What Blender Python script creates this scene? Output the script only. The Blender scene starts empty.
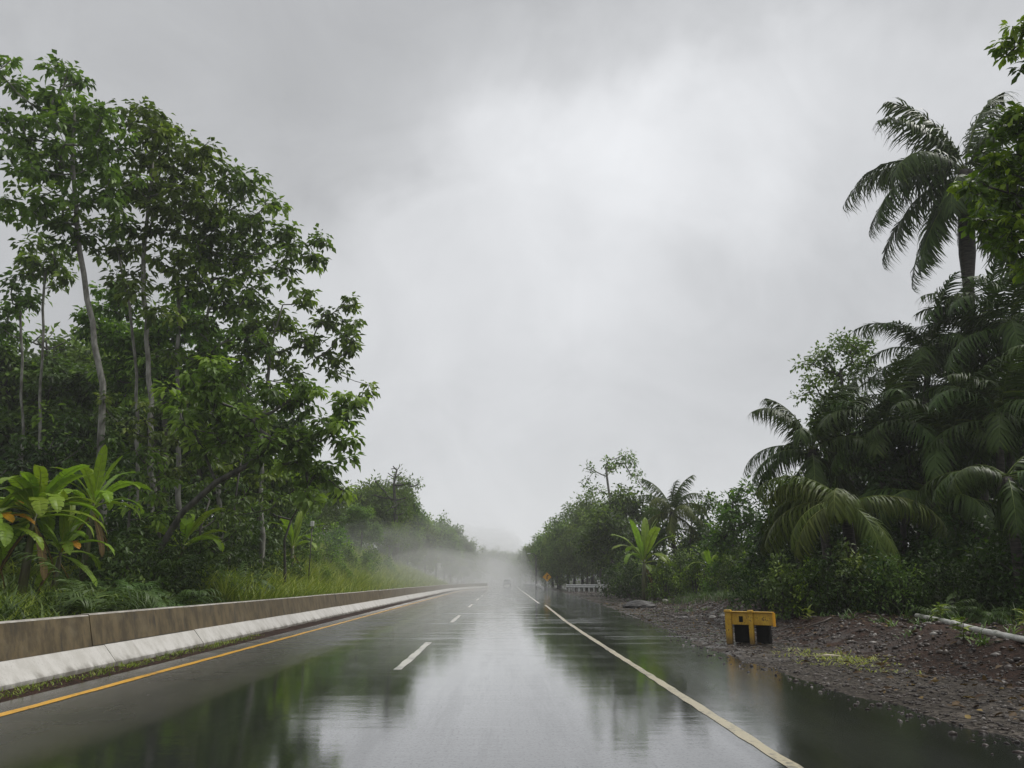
import bpy, math, random
import numpy as np
from mathutils import Vector, Matrix, noise

random.seed(7)
rng = np.random.default_rng(7)
scene = bpy.context.scene
col = scene.collection
R = math.radians

# ------------------------------------------------------------------ camera
CAM_H, F, PITCH, YAW = 1.34, 770.0, R(14.28), R(0.865)
cd = bpy.data.cameras.new('camera')
cam = bpy.data.objects.new('camera', cd); col.objects.link(cam)
cd.sensor_width = 36.0; cd.lens = F / 1024 * 36.0
cd.clip_start = 0.05; cd.clip_end = 6000
cam.location = (0, 0, CAM_H)
cam.rotation_euler = (R(90) + PITCH, 0, -YAW)
scene.camera = cam
CM = cam.rotation_euler.to_matrix()

def ray(px, py):
    return (CM @ Vector(((px - 512) / F, -(py - 384) / F, -1.0))).normalized()

def at(px, py, Y):
    """the point of the place seen at a picture position and standing Y metres down the road"""
    d = ray(px, py); s = Y / d.y
    return Vector((d.x * s, Y, CAM_H + d.z * s))

# ------------------------------------------------------------------ sky, sun, exposure
SUN_EL, SUN_AZ = R(58), R(62)
SKY_STRENGTH = 0.082
world = bpy.data.worlds.new("World"); scene.world = world
world.use_nodes = True
nt = world.node_tree
for n in list(nt.nodes): nt.nodes.remove(n)

class NB:
    """small node builder"""
    def __init__(s, nt): s.nt = nt
    def n(s, t, **kw):
        nd = s.nt.nodes.new(t)
        for k, v in kw.items():
            if k.startswith('i_'):
                key = k[2:]
                key = int(key) if key.isdigit() else key.replace('_', ' ')
                s.put(nd, key, v)
            else: setattr(nd, k, v)
        return nd
    def put(s, nd, key, v):
        if isinstance(v, bpy.types.NodeSocket): s.nt.links.new(v, nd.inputs[key])
        else:
            try: nd.inputs[key].default_value = v
            except TypeError: nd.inputs[key].default_value = tuple(v)[:len(nd.inputs[key].default_value)]
    def math(s, op, a, b=0.0, c=None, clamp=False):
        nd = s.nt.nodes.new('ShaderNodeMath'); nd.operation = op; nd.use_clamp = clamp
        s.put(nd, 0, a); s.put(nd, 1, b)
        if c is not None: s.put(nd, 2, c)
        return nd.outputs[0]
    def vmath(s, op, a, b=None):
        nd = s.nt.nodes.new('ShaderNodeVectorMath'); nd.operation = op
        s.put(nd, 0, a)
        if b is not None: s.put(nd, 1, b)
        return nd.outputs['Value'] if op in ('DOT_PRODUCT', 'LENGTH') else nd.outputs[0]
    def mix(s, f, a, b, kind='MIX'):
        nd = s.nt.nodes.new('ShaderNodeMix'); nd.data_type = 'RGBA'; nd.blend_type = kind
        s.put(nd, 0, f); s.put(nd, 6, a if isinstance(a, bpy.types.NodeSocket) else (*a, 1)[:4])
        s.put(nd, 7, b if isinstance(b, bpy.types.NodeSocket) else (*b, 1)[:4])
        return nd.outputs[2]
    def ramp(s, f, lo, hi, a=0.0, b=1.0, smooth=True):
        nd = s.nt.nodes.new('ShaderNodeMapRange'); nd.interpolation_type = 'SMOOTHSTEP' if smooth else 'LINEAR'
        for i, v in enumerate((f, lo, hi, a, b)): s.put(nd, i, v)
        return nd.outputs[0]
    def noise(s, vec, scale, detail=3, rough=0.5, out=0, dist=0.0):
        nd = s.nt.nodes.new('ShaderNodeTexNoise')
        if vec is not None: s.put(nd, 'Vector', vec)
        s.put(nd, 'Scale', scale); s.put(nd, 'Detail', detail); s.put(nd, 'Roughness', rough); s.put(nd, 'Distortion', dist)
        return nd.outputs[out]

b = NB(nt)
sky = b.n('ShaderNodeTexSky'); sky.sky_type = 'NISHITA'; sky.sun_disc = False
sky.sun_elevation = SUN_EL; sky.sun_rotation = SUN_AZ
tc = b.n('ShaderNodeTexCoord')
dirv = b.vmath('NORMALIZE', tc.outputs['Generated'])
# cloud deck: lumps seen by direction, pushed about by noise
wob = b.vmath('SUBTRACT', b.noise(dirv, 2.6, 5, 0.55, out=1), (0.5, 0.5, 0.5))
scl = b.n('ShaderNodeVectorMath', operation='SCALE'); b.put(scl, 0, wob); b.put(scl, 'Scale', 0.42)
dw = b.vmath('NORMALIZE', b.vmath('ADD', dirv, scl.outputs[0]))
val = 4.65
# edge of the darker bank of cloud over the left half: a plane through the eye and two sky points
en = ray(735, 60).cross(ray(300, 250)).normalized()
bank = b.ramp(b.vmath('DOT_PRODUCT', dw, tuple(en)), -0.035, 0.045)
acc = b.math('MULTIPLY', bank, -0.78)
for (px, py, k, amp) in ((655, 155, 70, 1.3), (440, 270, 60, 0.65), (560, 220, 50, 0.3), (770, 90, 60, 0.4),
                         (330, 100, 60, -0.3), (830, 300, 60, -0.4), (560, 20, 70, -0.25), (150, 330, 50, -0.2)):
    g = b.math('MULTIPLY', b.math('EXPONENT', b.math('MULTIPLY', b.math('SUBTRACT', b.vmath('DOT_PRODUCT', dw, tuple(ray(px, py))), 1.0), k)), amp)
    acc = g if acc is None else b.math('ADD', acc, g)
fine = b.math('MULTIPLY', b.math('SUBTRACT', b.noise(dirv, 5.0, 8, 0.62, dist=1.0), 0.5), 1.5)
v = b.math('ADD', b.math('ADD', acc, fine), val)
sep = b.n('ShaderNodeSeparateXYZ'); b.put(sep, 0, dirv)
# an overcast deck glows a little more near the horizon here, where it is thinner
v = b.math('ADD', v, b.math('MULTIPLY', b.ramp(sep.outputs[2], 0.22, 0.0), 0.9))
comb = b.n('ShaderNodeCombineColor')
b.put(comb, 0, b.math('MULTIPLY', v, 0.985)); b.put(comb, 1, b.math('MULTIPLY', v, 1.0)); b.put(comb, 2, b.math('MULTIPLY', v, 1.025))
skycol = b.mix(0.97, sky.outputs[0], comb.outputs[0])
bg = b.n('ShaderNodeBackground'); b.put(bg, 0, skycol); b.put(bg, 1, SKY_STRENGTH)
wo = b.n('ShaderNodeOutputWorld'); nt.links.new(bg.outputs[0], wo.inputs[0])

sd = bpy.data.lights.new('sun', 'SUN'); sd.energy = 1.5; sd.angle = R(30); sd.color = (1.0, 0.97, 0.92)
sun = bpy.data.objects.new('sun', sd); col.objects.link(sun)
sdir = Vector((math.sin(SUN_AZ) * math.cos(SUN_EL), math.cos(SUN_AZ) * math.cos(SUN_EL), math.sin(SUN_EL)))
sun.rotation_euler = (-sdir).to_track_quat('-Z', 'Y').to_euler()

scene.view_settings.view_transform = 'Standard'; scene.view_settings.look = 'None'
scene.view_settings.exposure = 0.75; scene.view_settings.gamma = 1.0
scene.view_settings.use_curve_mapping = False
scene.render.engine = 'CYCLES'
scene.cycles.use_denoising = True
scene.cycles.max_bounces = 8; scene.cycles.diffuse_bounces = 3; scene.cycles.glossy_bounces = 3
scene.cycles.transmission_bounces = 4; scene.cycles.volume_bounces = 4

HAZE_DENSITY = 0.0008

# ------------------------------------------------------------------ helpers
def tag(o, label=None, cat=None, group=None, kind=None):
    if label: o['label'] = label
    if cat: o['category'] = cat
    if group: o['group'] = group
    if kind: o['kind'] = kind
    return o

def link(name, me, mats=None, parent=None, smooth=False):
    o = bpy.data.objects.new(name, me); col.objects.link(o)
    if mats is not None:
        for m in (mats if isinstance(mats, (list, tuple)) else [mats]): me.materials.append(m)
    if parent is not None: o.parent = parent
    if smooth: me.polygons.foreach_set('use_smooth', [True] * len(me.polygons))
    return o

def empty(name, loc=(0, 0, 0), rz=0.0):
    o = bpy.data.objects.new(name, None); col.objects.link(o)
    o.location = loc; o.rotation_euler = (0, 0, rz); o.empty_display_size = 0.3
    return o

def copy_tree(o, parent=None):
    c = o.copy(); col.objects.link(c)
    if parent is not None: c.parent = parent
    for ch in list(o.children): copy_tree(ch, c)
    return c

def np_mesh(name, V, T, tint=None):
    """mesh from an (n,3) vertex array and an (m,3) or (m,4) face array"""
    V = np.asarray(V, np.float32); T = np.asarray(T, np.int32)
    k = T.shape[1]
    me = bpy.data.meshes.new(name)
    me.vertices.add(len(V)); me.vertices.foreach_set('co', V.ravel())
    me.loops.add(T.size); me.loops.foreach_set('vertex_index', T.ravel())
    me.polygons.add(len(T)); me.polygons.foreach_set('loop_start', np.arange(0, T.size, k, dtype=np.int32))
    if tint is not None:
        a = me.attributes.new('tint', 'FLOAT', 'FACE'); a.data.foreach_set('value', np.asarray(tint, np.float32))
    me.update(calc_edges=True)
    return me

class MB:
    """collects boxes, bars and tubes and links them as one mesh"""
    def __init__(s): s.v = []; s.f = []; s.m = []
    def face(s, idx, m=0): s.f.append(idx); s.m.append(m)
    def box(s, c, d, rot=None, m=0, taper=1.0):
        i = len(s.v); c = Vector(c)
        for z in (-1, 1):
            for x, y in ((-1, -1), (1, -1), (1, 1), (-1, 1)):
                t = taper if z > 0 else 1.0
                p = Vector((x * d[0] / 2 * t, y * d[1] / 2 * t, z * d[2] / 2))
                if rot is not None: p = rot @ p
                s.v.append(tuple(c + p))
        for q in ((0, 3, 2, 1), (4, 5, 6, 7), (0, 1, 5, 4), (1, 2, 6, 5), (2, 3, 7, 6), (3, 0, 4, 7)):
            s.face([i + k for k in q], m)
        return s
    def tube(s, pts, rad, n=8, m=0, cap=True):
        pts = [Vector(p) for p in pts]
        if not hasattr(rad, '__len__'): rad = [rad] * len(pts)
        i0 = len(s.v); side = None
        for k, p in enumerate(pts):
            d = (pts[min(k + 1, len(pts) - 1)] - pts[max(k - 1, 0)])
            d = d.normalized() if d.length > 1e-9 else Vector((0, 0, 1))
            if side is None:
                side = d.orthogonal().normalized()
            else:
                side = (side - d * side.dot(d))
                side = side.normalized() if side.length > 1e-6 else d.orthogonal().normalized()
            up = d.cross(side)
            for a in range(n):
                t = 2 * math.pi * a / n
                s.v.append(tuple(p + (side * math.cos(t) + up * math.sin(t)) * rad[k]))
        for k in range(len(pts) - 1):
            for a in range(n):
                a2 = (a + 1) % n
                s.face([i0 + k * n + a, i0 + k * n + a2, i0 + (k + 1) * n + a2, i0 + (k + 1) * n + a], m)
        if cap:
            s.face([i0 + a for a in reversed(range(n))], m)
            e = i0 + (len(pts) - 1) * n
            s.face([e + a for a in range(n)], m)
        return s
    def prism(s, prof, y0, y1, m=None):
        """closed (x,z) profile pushed along y"""
        n = len(prof); i = len(s.v)
        for y in (y0, y1):
            for x, z in prof: s.v.append((x, y, z))
        for k in range(n):
            k2 = (k + 1) % n
            s.face([i + k, i + k2, i + n + k2, i + n + k], m[k] if m else 0)
        s.face([i + k for k in reversed(range(n))]); s.face([i + n + k for k in range(n)])
        return s
    def build(s, name, mats, parent=None, smooth=False, bevel=0.0):
        me = bpy.data.meshes.new(name); me.from_pydata(s.v, [], s.f)
        me.polygons.foreach_set('material_index', s.m); me.update()
        o = link(name, me, mats, parent, smooth)
        if bevel:
            md = o.modifiers.new('bevel', 'BEVEL'); md.width = bevel; md.segments = 2; md.limit_method = 'ANGLE'
        return o

# ------------------------------------------------------------------ materials
def mat(name):
    m = bpy.data.materials.new(name); m.use_nodes = True
    for n in list(m.node_tree.nodes): m.node_tree.nodes.remove(n)
    return m, NB(m.node_tree)

def finish(m, b, surf, disp=None):
    o = b.n('ShaderNodeOutputMaterial'); b.nt.links.new(surf, o.inputs[0])
    return m

def bump(b, h, strength=0.3, dist=0.02):
    n = b.n('ShaderNodeBump'); b.put(n, 'Strength', strength); b.put(n, 'Distance', dist); b.put(n, 'Height', h)
    return n.outputs[0]

def leaf_mat(name, dark, mid, young, rough=0.42, trans=0.3):
    m, b = mat(name)
    a = b.n('ShaderNodeAttribute', attribute_name='tint')
    g = b.n('ShaderNodeNewGeometry')
    t = b.math('ADD', a.outputs['Fac'], b.math('MULTIPLY', b.math('SUBTRACT', g.outputs['Random Per Island'], 0.5), 0.25), clamp=True)
    oi = b.n('ShaderNodeObjectInfo')
    c = b.mix(b.ramp(t, 0.0, 0.5), dark, mid)
    c = b.mix(b.ramp(t, 0.55, 1.0), c, young)
    h = b.n('ShaderNodeHueSaturation'); b.put(h, 'Color', c)
    b.put(h, 'Hue', b.ramp(oi.outputs['Random'], 0, 1, 0.485, 0.51, False)); b.put(h, 'Value', b.ramp(oi.outputs['Random'], 0, 1, 0.85, 1.15, False))
    c = h.outputs[0]
    p = b.n('ShaderNodeBsdfPrincipled'); b.put(p, 'Base Color', c); b.put(p, 'Roughness', rough); b.put(p, 'Specular IOR Level', 0.2)
    tr = b.n('ShaderNodeBsdfTranslucent')
    b.put(tr, 'Color', b.mix(1.0, c, (1.25, 1.35, 0.6), 'MULTIPLY'))
    mx = b.n('ShaderNodeMixShader'); b.put(mx, 0, trans)
    b.nt.links.new(p.outputs[0], mx.inputs[1]); b.nt.links.new(tr.outputs[0], mx.inputs[2])
    return finish(m, b, mx.outputs[0])

def simple_mat(name, c0, c1, scale=4.0, rough=0.6, metal=0.0, bump_s=0.0, stretch=(1, 1, 1), spec=0.5, coat=0.0):
    m, b = mat(name)
    tc = b.n('ShaderNodeTexCoord')
    mp = b.n('ShaderNodeMapping'); b.put(mp, 0, tc.outputs['Object']); b.put(mp, 'Scale', stretch)
    n = b.noise(mp.outputs[0], scale, 5, 0.6)
    p = b.n('ShaderNodeBsdfPrincipled')
    b.put(p, 'Base Color', b.mix(b.ramp(n, 0.35, 0.68), c0, c1)); b.put(p, 'Roughness', rough); b.put(p, 'Metallic', metal)
    b.put(p, 'Specular IOR Level', spec); b.put(p, 'Coat Weight', coat)
    if bump_s: b.put(p, 'Normal', bump(b, n, bump_s, 0.03))
    return finish(m, b, p.outputs[0])

M = {}
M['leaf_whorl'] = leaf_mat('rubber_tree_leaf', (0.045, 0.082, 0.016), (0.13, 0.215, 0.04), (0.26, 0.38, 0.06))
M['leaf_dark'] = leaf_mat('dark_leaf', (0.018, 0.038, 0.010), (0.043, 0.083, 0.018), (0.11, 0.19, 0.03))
M['leaf_mid'] = leaf_mat('dense_leaf', (0.028, 0.056, 0.012), (0.078, 0.14, 0.027), (0.16, 0.25, 0.04))
M['leaf_far'] = leaf_mat('forest_leaf', (0.055, 0.098, 0.024), (0.13, 0.21, 0.045), (0.24, 0.34, 0.07), 0.55)
M['leaf_fresh'] = leaf_mat('fresh_leaf', (0.045, 0.095, 0.014), (0.105, 0.21, 0.024), (0.25, 0.4, 0.04), 0.38, 0.28)
M['leaf_bush'] = leaf_mat('bush_leaf', (0.054, 0.094, 0.028), (0.125, 0.195, 0.05), (0.25, 0.34, 0.07), 0.45, 0.25)
M['grass'] = leaf_mat('grass_blade', (0.07, 0.11, 0.02), (0.19, 0.26, 0.045), (0.36, 0.40, 0.09), 0.5, 0.25)
M['fern'] = leaf_mat('fern_leaf', (0.034, 0.064, 0.02), (0.078, 0.132, 0.036), (0.17, 0.25, 0.055), 0.42, 0.22)
M['dry'] = leaf_mat('dry_leaf', (0.06, 0.035, 0.018), (0.13, 0.085, 0.035), (0.3, 0.22, 0.07), 0.6, 0.1)
M['yellow_leaf'] = leaf_mat('dying_banana_leaf', (0.35, 0.16, 0.01), (0.5, 0.26, 0.015), (0.5, 0.3, 0.03), 0.5, 0.15)
M['banana'] = leaf_mat('banana_leaf', (0.10, 0.165, 0.02), (0.21, 0.32, 0.035), (0.36, 0.48, 0.07), 0.35, 0.3)
M['frond'] = leaf_mat('palm_leaflet', (0.024, 0.045, 0.011), (0.062, 0.107, 0.022), (0.18, 0.24, 0.045), 0.4, 0.18)
M['frond_yellow'] = leaf_mat('light_palm_leaflet', (0.045, 0.07, 0.014), (0.115, 0.16, 0.028), (0.26, 0.29, 0.05), 0.42, 0.25)
M['frond_dead'] = leaf_mat('dead_palm_leaflet', (0.02, 0.017, 0.015), (0.045, 0.036, 0.03), (0.09, 0.07, 0.05), 0.7, 0.05)
M['bark_pale'] = simple_mat('pale_bark', (0.09, 0.085, 0.07), (0.27, 0.265, 0.235), 5.0, 0.7, bump_s=0.5, stretch=(1, 1, 0.35))
M['bark_dark'] = simple_mat('dark_wet_bark', (0.018, 0.017, 0.013), (0.075, 0.07, 0.055), 6.0, 0.6, bump_s=0.5, stretch=(1, 1, 0.3))
M['palm_bark'] = simple_mat('palm_bark', (0.02, 0.017, 0.014), (0.07, 0.06, 0.05), 9.0, 0.75, bump_s=0.6, stretch=(0.5, 0.5, 3))
M['stem'] = simple_mat('banana_stem', (0.06, 0.05, 0.025), (0.12, 0.14, 0.045), 5.0, 0.5, stretch=(2, 2, 0.3))
M['stem_dry'] = simple_mat('dry_banana_sheath', (0.035, 0.022, 0.014), (0.11, 0.07, 0.04), 6.0, 0.7, stretch=(3, 3, 0.3))
M['yellow_steel'] = None
M['shade_black'] = simple_mat('painted_shade_black', (0.004, 0.004, 0.004), (0.010, 0.009, 0.008), 8.0, 0.85, spec=0.15)  # near-black colour standing in for trestle shade; also the bolt pocket
M['galv'] = simple_mat('galvanised_steel', (0.45, 0.46, 0.46), (0.62, 0.63, 0.63), 6.0, 0.4, 0.3)
M['white_paint'] = simple_mat('white_paint_post', (0.6, 0.6, 0.58), (0.78, 0.78, 0.76), 5.0, 0.45)
M['pvc'] = simple_mat('white_plastic_pipe', (0.42, 0.42, 0.38), (0.72, 0.72, 0.69), 3.5, 0.35, stretch=(1, 1, 1))
M['sign_yellow'] = simple_mat('sign_yellow', (0.62, 0.30, 0.008), (0.68, 0.34, 0.01), 3.0, 0.4)
M['sign_black'] = simple_mat('sign_black', (0.012, 0.012, 0.012), (0.016, 0.016, 0.016), 3.0, 0.5)
M['car_paint'] = simple_mat('grey_car_paint', (0.18, 0.19, 0.2), (0.2, 0.21, 0.22), 2.0, 0.25, 0.3, coat=1.0)
M['glass_dark'] = simple_mat('car_glass', (0.01, 0.011, 0.012), (0.012, 0.013, 0.014), 2.0, 0.06)
M['rubber'] = simple_mat('tyre_rubber', (0.012, 0.012, 0.012), (0.02, 0.02, 0.02), 8.0, 0.8)
M['lamp_glass'] = simple_mat('headlamp_glass', (0.6, 0.6, 0.58), (0.7, 0.7, 0.68), 3.0, 0.1)
M['rock'] = simple_mat('wet_stone', (0.05, 0.042, 0.038), (0.2, 0.185, 0.17), 2.0, 0.45, bump_s=0.3)
M['rock_pale'] = simple_mat('pale_stone', (0.22, 0.2, 0.18), (0.42, 0.4, 0.37), 4.0, 0.5, bump_s=0.3)
M['mound'] = simple_mat('dark_spoil', (0.012, 0.011, 0.011), (0.04, 0.036, 0.034), 7.0, 0.6, bump_s=0.8)

def worn_yellow():
    m, b = mat('chipped_yellow_paint')
    tc = b.n('ShaderNodeTexCoord'); P = tc.outputs['Object']
    sep = b.n('ShaderNodeSeparateXYZ'); b.put(sep, 0, P)
    n = b.noise(P, 7, 6, 0.65); f = b.noise(P, 28, 5, 0.7)
    c = b.mix(b.ramp(n, 0.35, 0.65), (0.40, 0.22, 0.012), (0.60, 0.37, 0.02))
    c = b.mix(b.ramp(b.math('ADD', b.math('MULTIPLY', n, 0.45), b.math('MULTIPLY', f, 0.55)), 0.56, 0.62), c, (0.055, 0.026, 0.014))
    mud = b.ramp(b.math('ADD', sep.outputs[2], b.math('MULTIPLY', n, -0.45)), 0.02, -0.2)
    c = b.mix(b.math('MULTIPLY', mud, 0.7), c, (0.05, 0.032, 0.022))
    p = b.n('ShaderNodeBsdfPrincipled'); b.put(p, 'Base Color', c); b.put(p, 'Roughness', b.ramp(f, 0.3, 0.7, 0.28, 0.6)); b.put(p, 'Normal', bump(b, f, 0.3, 0.01))
    return finish(m, b, p.outputs[0])
M['yellow_steel'] = worn_yellow()
# ---- road surface
def make_road_mat():
    m, b = mat('wet_asphalt')
    tc = b.n('ShaderNodeTexCoord'); P = tc.outputs['Object']
    sep = b.n('ShaderNodeSeparateXYZ'); b.put(sep, 0, P)
    X, Y = sep.outputs[0], sep.outputs[1]
    def mapped(sc):
        mp = b.n('ShaderNodeMapping'); b.put(mp, 0, P); b.put(mp, 'Scale', sc); return mp.outputs[0]
    fine = b.noise(P, 90, 3, 0.7)
    blotch = b.noise(mapped((0.55, 0.16, 1)), 1.3, 5, 0.6)
    streak = b.noise(mapped((1.0, 0.03, 1)), 3.0, 4, 0.6)
    cross = b.noise(mapped((0.12, 1.0, 1)), 0.8, 4, 0.65)
    # drier, coarser camber beside the yellow line; ragged edge
    xl = b.math('ADD', X, b.math('MULTIPLY', b.math('SUBTRACT', b.noise(mapped((1, 0.25, 1)), 0.9, 4, 0.6), 0.5), 0.9))
    dry = b.math('MULTIPLY', b.ramp(xl, -2.9, -4.1), b.ramp(Y, 42.0, 20.0))
    wear = b.ramp(blotch, 0.42, 0.7)
    rough = b.math('ADD', b.ramp(streak, 0.3, 0.7, 0.02, 0.06), b.math('MULTIPLY', wear, 0.04))
    rough = b.math('ADD', rough, b.ramp(cross, 0.45, 0.75, 0.0, 0.06))
    tear = b.math('MULTIPLY', b.ramp(b.noise(mapped((0.16, 1.1, 1)), 1.5, 5, 0.7), 0.5, 0.6), b.ramp(Y, 9.0, 22.0))
    rough = b.math('ADD', rough, b.math('MULTIPLY', tear, 0.16))
    # the strip right of the edge line is coarser chip seal
    sh = b.ramp(X, 2.2, 3.0)
    rough = b.math('ADD', rough, b.math('MULTIPLY', sh, 0.035))
    rough = b.math('ADD', rough, b.math('MULTIPLY', dry, 0.2), clamp=True)
    c = b.mix(b.ramp(b.math('ADD', b.math('MULTIPLY', fine, 0.6), b.math('MULTIPLY', blotch, 0.4)), 0.35, 0.65), (0.012, 0.013, 0.0135), (0.034, 0.035, 0.035))
    c = b.mix(b.math('MULTIPLY', dry, 0.75), c, (0.042, 0.040, 0.036))
    ripple = b.noise(mapped((0.5, 1.0, 1)), 3.2, 4, 0.7)
    h = b.math('ADD', b.math('MULTIPLY', fine, b.math('ADD', 0.00012, b.math('MULTIPLY', b.math('ADD', sh, dry), 0.0007))), b.math('MULTIPLY', b.noise(mapped((1, 0.6, 1)), 16, 4, 0.7), 0.00045))
    h = b.math('ADD', h, b.math('ADD', b.math('MULTIPLY', cross, 0.0028), b.math('MULTIPLY', ripple, 0.0011)))
    p = b.n('ShaderNodeBsdfPrincipled')
    b.put(p, 'Base Color', c); b.put(p, 'Roughness', rough); b.put(p, 'IOR', 1.5); b.put(p, 'Coat Weight', b.math('MULTIPLY', b.math('SUBTRACT', 1.0, b.math('MULTIPLY', dry, 0.72)), b.math('MULTIPLY', b.ramp(b.noise(mapped((1.0, 0.07, 1)), 2.2, 6, 0.7), 0.36, 0.52, 0.74, 1.0), b.math('MULTIPLY', b.ramp(b.noise(P, 34, 2, 0.6), 0.54, 0.64, 1.0, 0.55), b.ramp(b.noise(mapped((1, 0.004, 1)), 1.5, 2, 0.5), 0.42, 0.58, 0.82, 1.0))))); b.put(p, 'Coat IOR', 1.45); b.put(p, 'Coat Roughness', b.math('MULTIPLY', rough, 0.8))
    b.put(p, 'Specular IOR Level', b.ramp(dry, 0, 1, 0.62, 0.36))
    nrm = bump(b, h, 1.0, 1.0); b.put(p, 'Normal', nrm); b.put(p, 'Coat Normal', nrm)
    return finish(m, b, p.outputs[0])
M['road'] = make_road_mat()

def paint_mat(name, c, wearc, rough=0.3):
    m, b = mat(name)
    tc = b.n('ShaderNodeTexCoord'); P = tc.outputs['Object']
    n = b.noise(P, 14, 5, 0.7); n2 = b.noise(P, 1.2, 3, 0.6)
    p = b.n('ShaderNodeBsdfPrincipled')
    b.put(p, 'Base Color', b.mix(b.ramp(b.math('ADD', b.math('MULTIPLY', n, 0.6), b.math('MULTIPLY', n2, 0.4)), 0.5, 0.62), c, wearc))
    b.put(p, 'Roughness', rough); b.put(p, 'Normal', bump(b, n, 0.15, 0.01))
    return finish(m, b, p.outputs[0])
M['line_white'] = paint_mat('worn_white_line', (0.54, 0.52, 0.46), (0.17, 0.165, 0.15))
M['line_cream'] = paint_mat('worn_cream_line', (0.46, 0.41, 0.28), (0.15, 0.14, 0.11))
M['line_yellow'] = paint_mat('worn_yellow_line', (0.72, 0.38, 0.03), (0.30, 0.16, 0.03))

# ---- ground sheet
def make_ground_mat():
    m, b = mat('roadside_ground')
    tc = b.n('ShaderNodeTexCoord'); P = tc.outputs['Object']
    a = b.n('ShaderNodeVertexColor', layer_name='zone')
    s = b.n('ShaderNodeSeparateColor'); b.put(s, 0, a.outputs[0])
    brk = b.math('MULTIPLY', b.math('SUBTRACT', b.noise(P, 3.5, 5, 0.65), 0.5), 0.9)
    gravel = b.ramp(b.math('ADD', s.outputs[0], brk), 0.35, 0.65)
    soil = b.ramp(b.math('ADD', s.outputs[1], brk), 0.35, 0.65)
    wetm = s.outputs[2]
    vor = b.n('ShaderNodeTexVoronoi'); b.put(vor, 'Vector', P); b.put(vor, 'Scale', 22.0)
    vor2 = b.n('ShaderNodeTexVoronoi'); b.put(vor2, 'Vector', P); b.put(vor2, 'Scale', 55.0)
    n1 = b.noise(P, 0.8, 5, 0.6); n2 = b.noise(P, 9, 5, 0.7)
    floor = b.mix(b.ramp(n2, 0.35, 0.7), (0.016, 0.022, 0.01), (0.045, 0.05, 0.022))
    gcol = b.mix(b.ramp(vor.outputs['Color'], 0.1, 0.9), (0.02, 0.017, 0.014), (0.125, 0.108, 0.09))
    gcol = b.mix(b.math('MULTIPLY', b.ramp(n1, 0.4, 0.65), 0.6), gcol, (0.036, 0.029, 0.023))
    scol = b.mix(b.ramp(n2, 0.35, 0.68), (0.012, 0.007, 0.005), (0.055, 0.029, 0.019))
    scol = b.mix(b.math('MULTIPLY', b.ramp(n1, 0.5, 0.72), 0.5), scol, (0.085, 0.045, 0.031))
    c = b.mix(gravel, floor, gcol); c = b.mix(soil, c, scol)
    pud = b.math('MULTIPLY', b.ramp(b.noise(P, 0.9, 4, 0.6), 0.46, 0.55), wetm)
    c = b.mix(b.math('MULTIPLY', pud, 0.75), c, (0.035, 0.029, 0.025))
    p = b.n('ShaderNodeBsdfPrincipled'); b.put(p, 'Base Color', c)
    b.put(p, 'Roughness', b.math('SUBTRACT', 0.72, b.math('MULTIPLY', pud, 0.6)))
    b.put(p, 'Specular IOR Level', b.math('ADD', 0.1, b.math('MULTIPLY', pud, 0.5)))
    h = b.math('ADD', b.math('MULTIPLY', vor.outputs['Distance'], 1.0), b.math('MULTIPLY', vor2.outputs['Distance'], 0.5))
    h = b.math('ADD', h, b.math('MULTIPLY', n2, 1.2))
    nb = b.n('ShaderNodeBump'); b.put(nb, 'Distance', 0.03); b.put(nb, 'Height', h)
    b.put(nb, 'Strength', b.math('SUBTRACT', 0.8, b.math('MULTIPLY', pud, 0.72)))
    b.put(p, 'Normal', nb.outputs[0])
    return finish(m, b, p.outputs[0])
M['ground'] = make_ground_mat()

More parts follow.
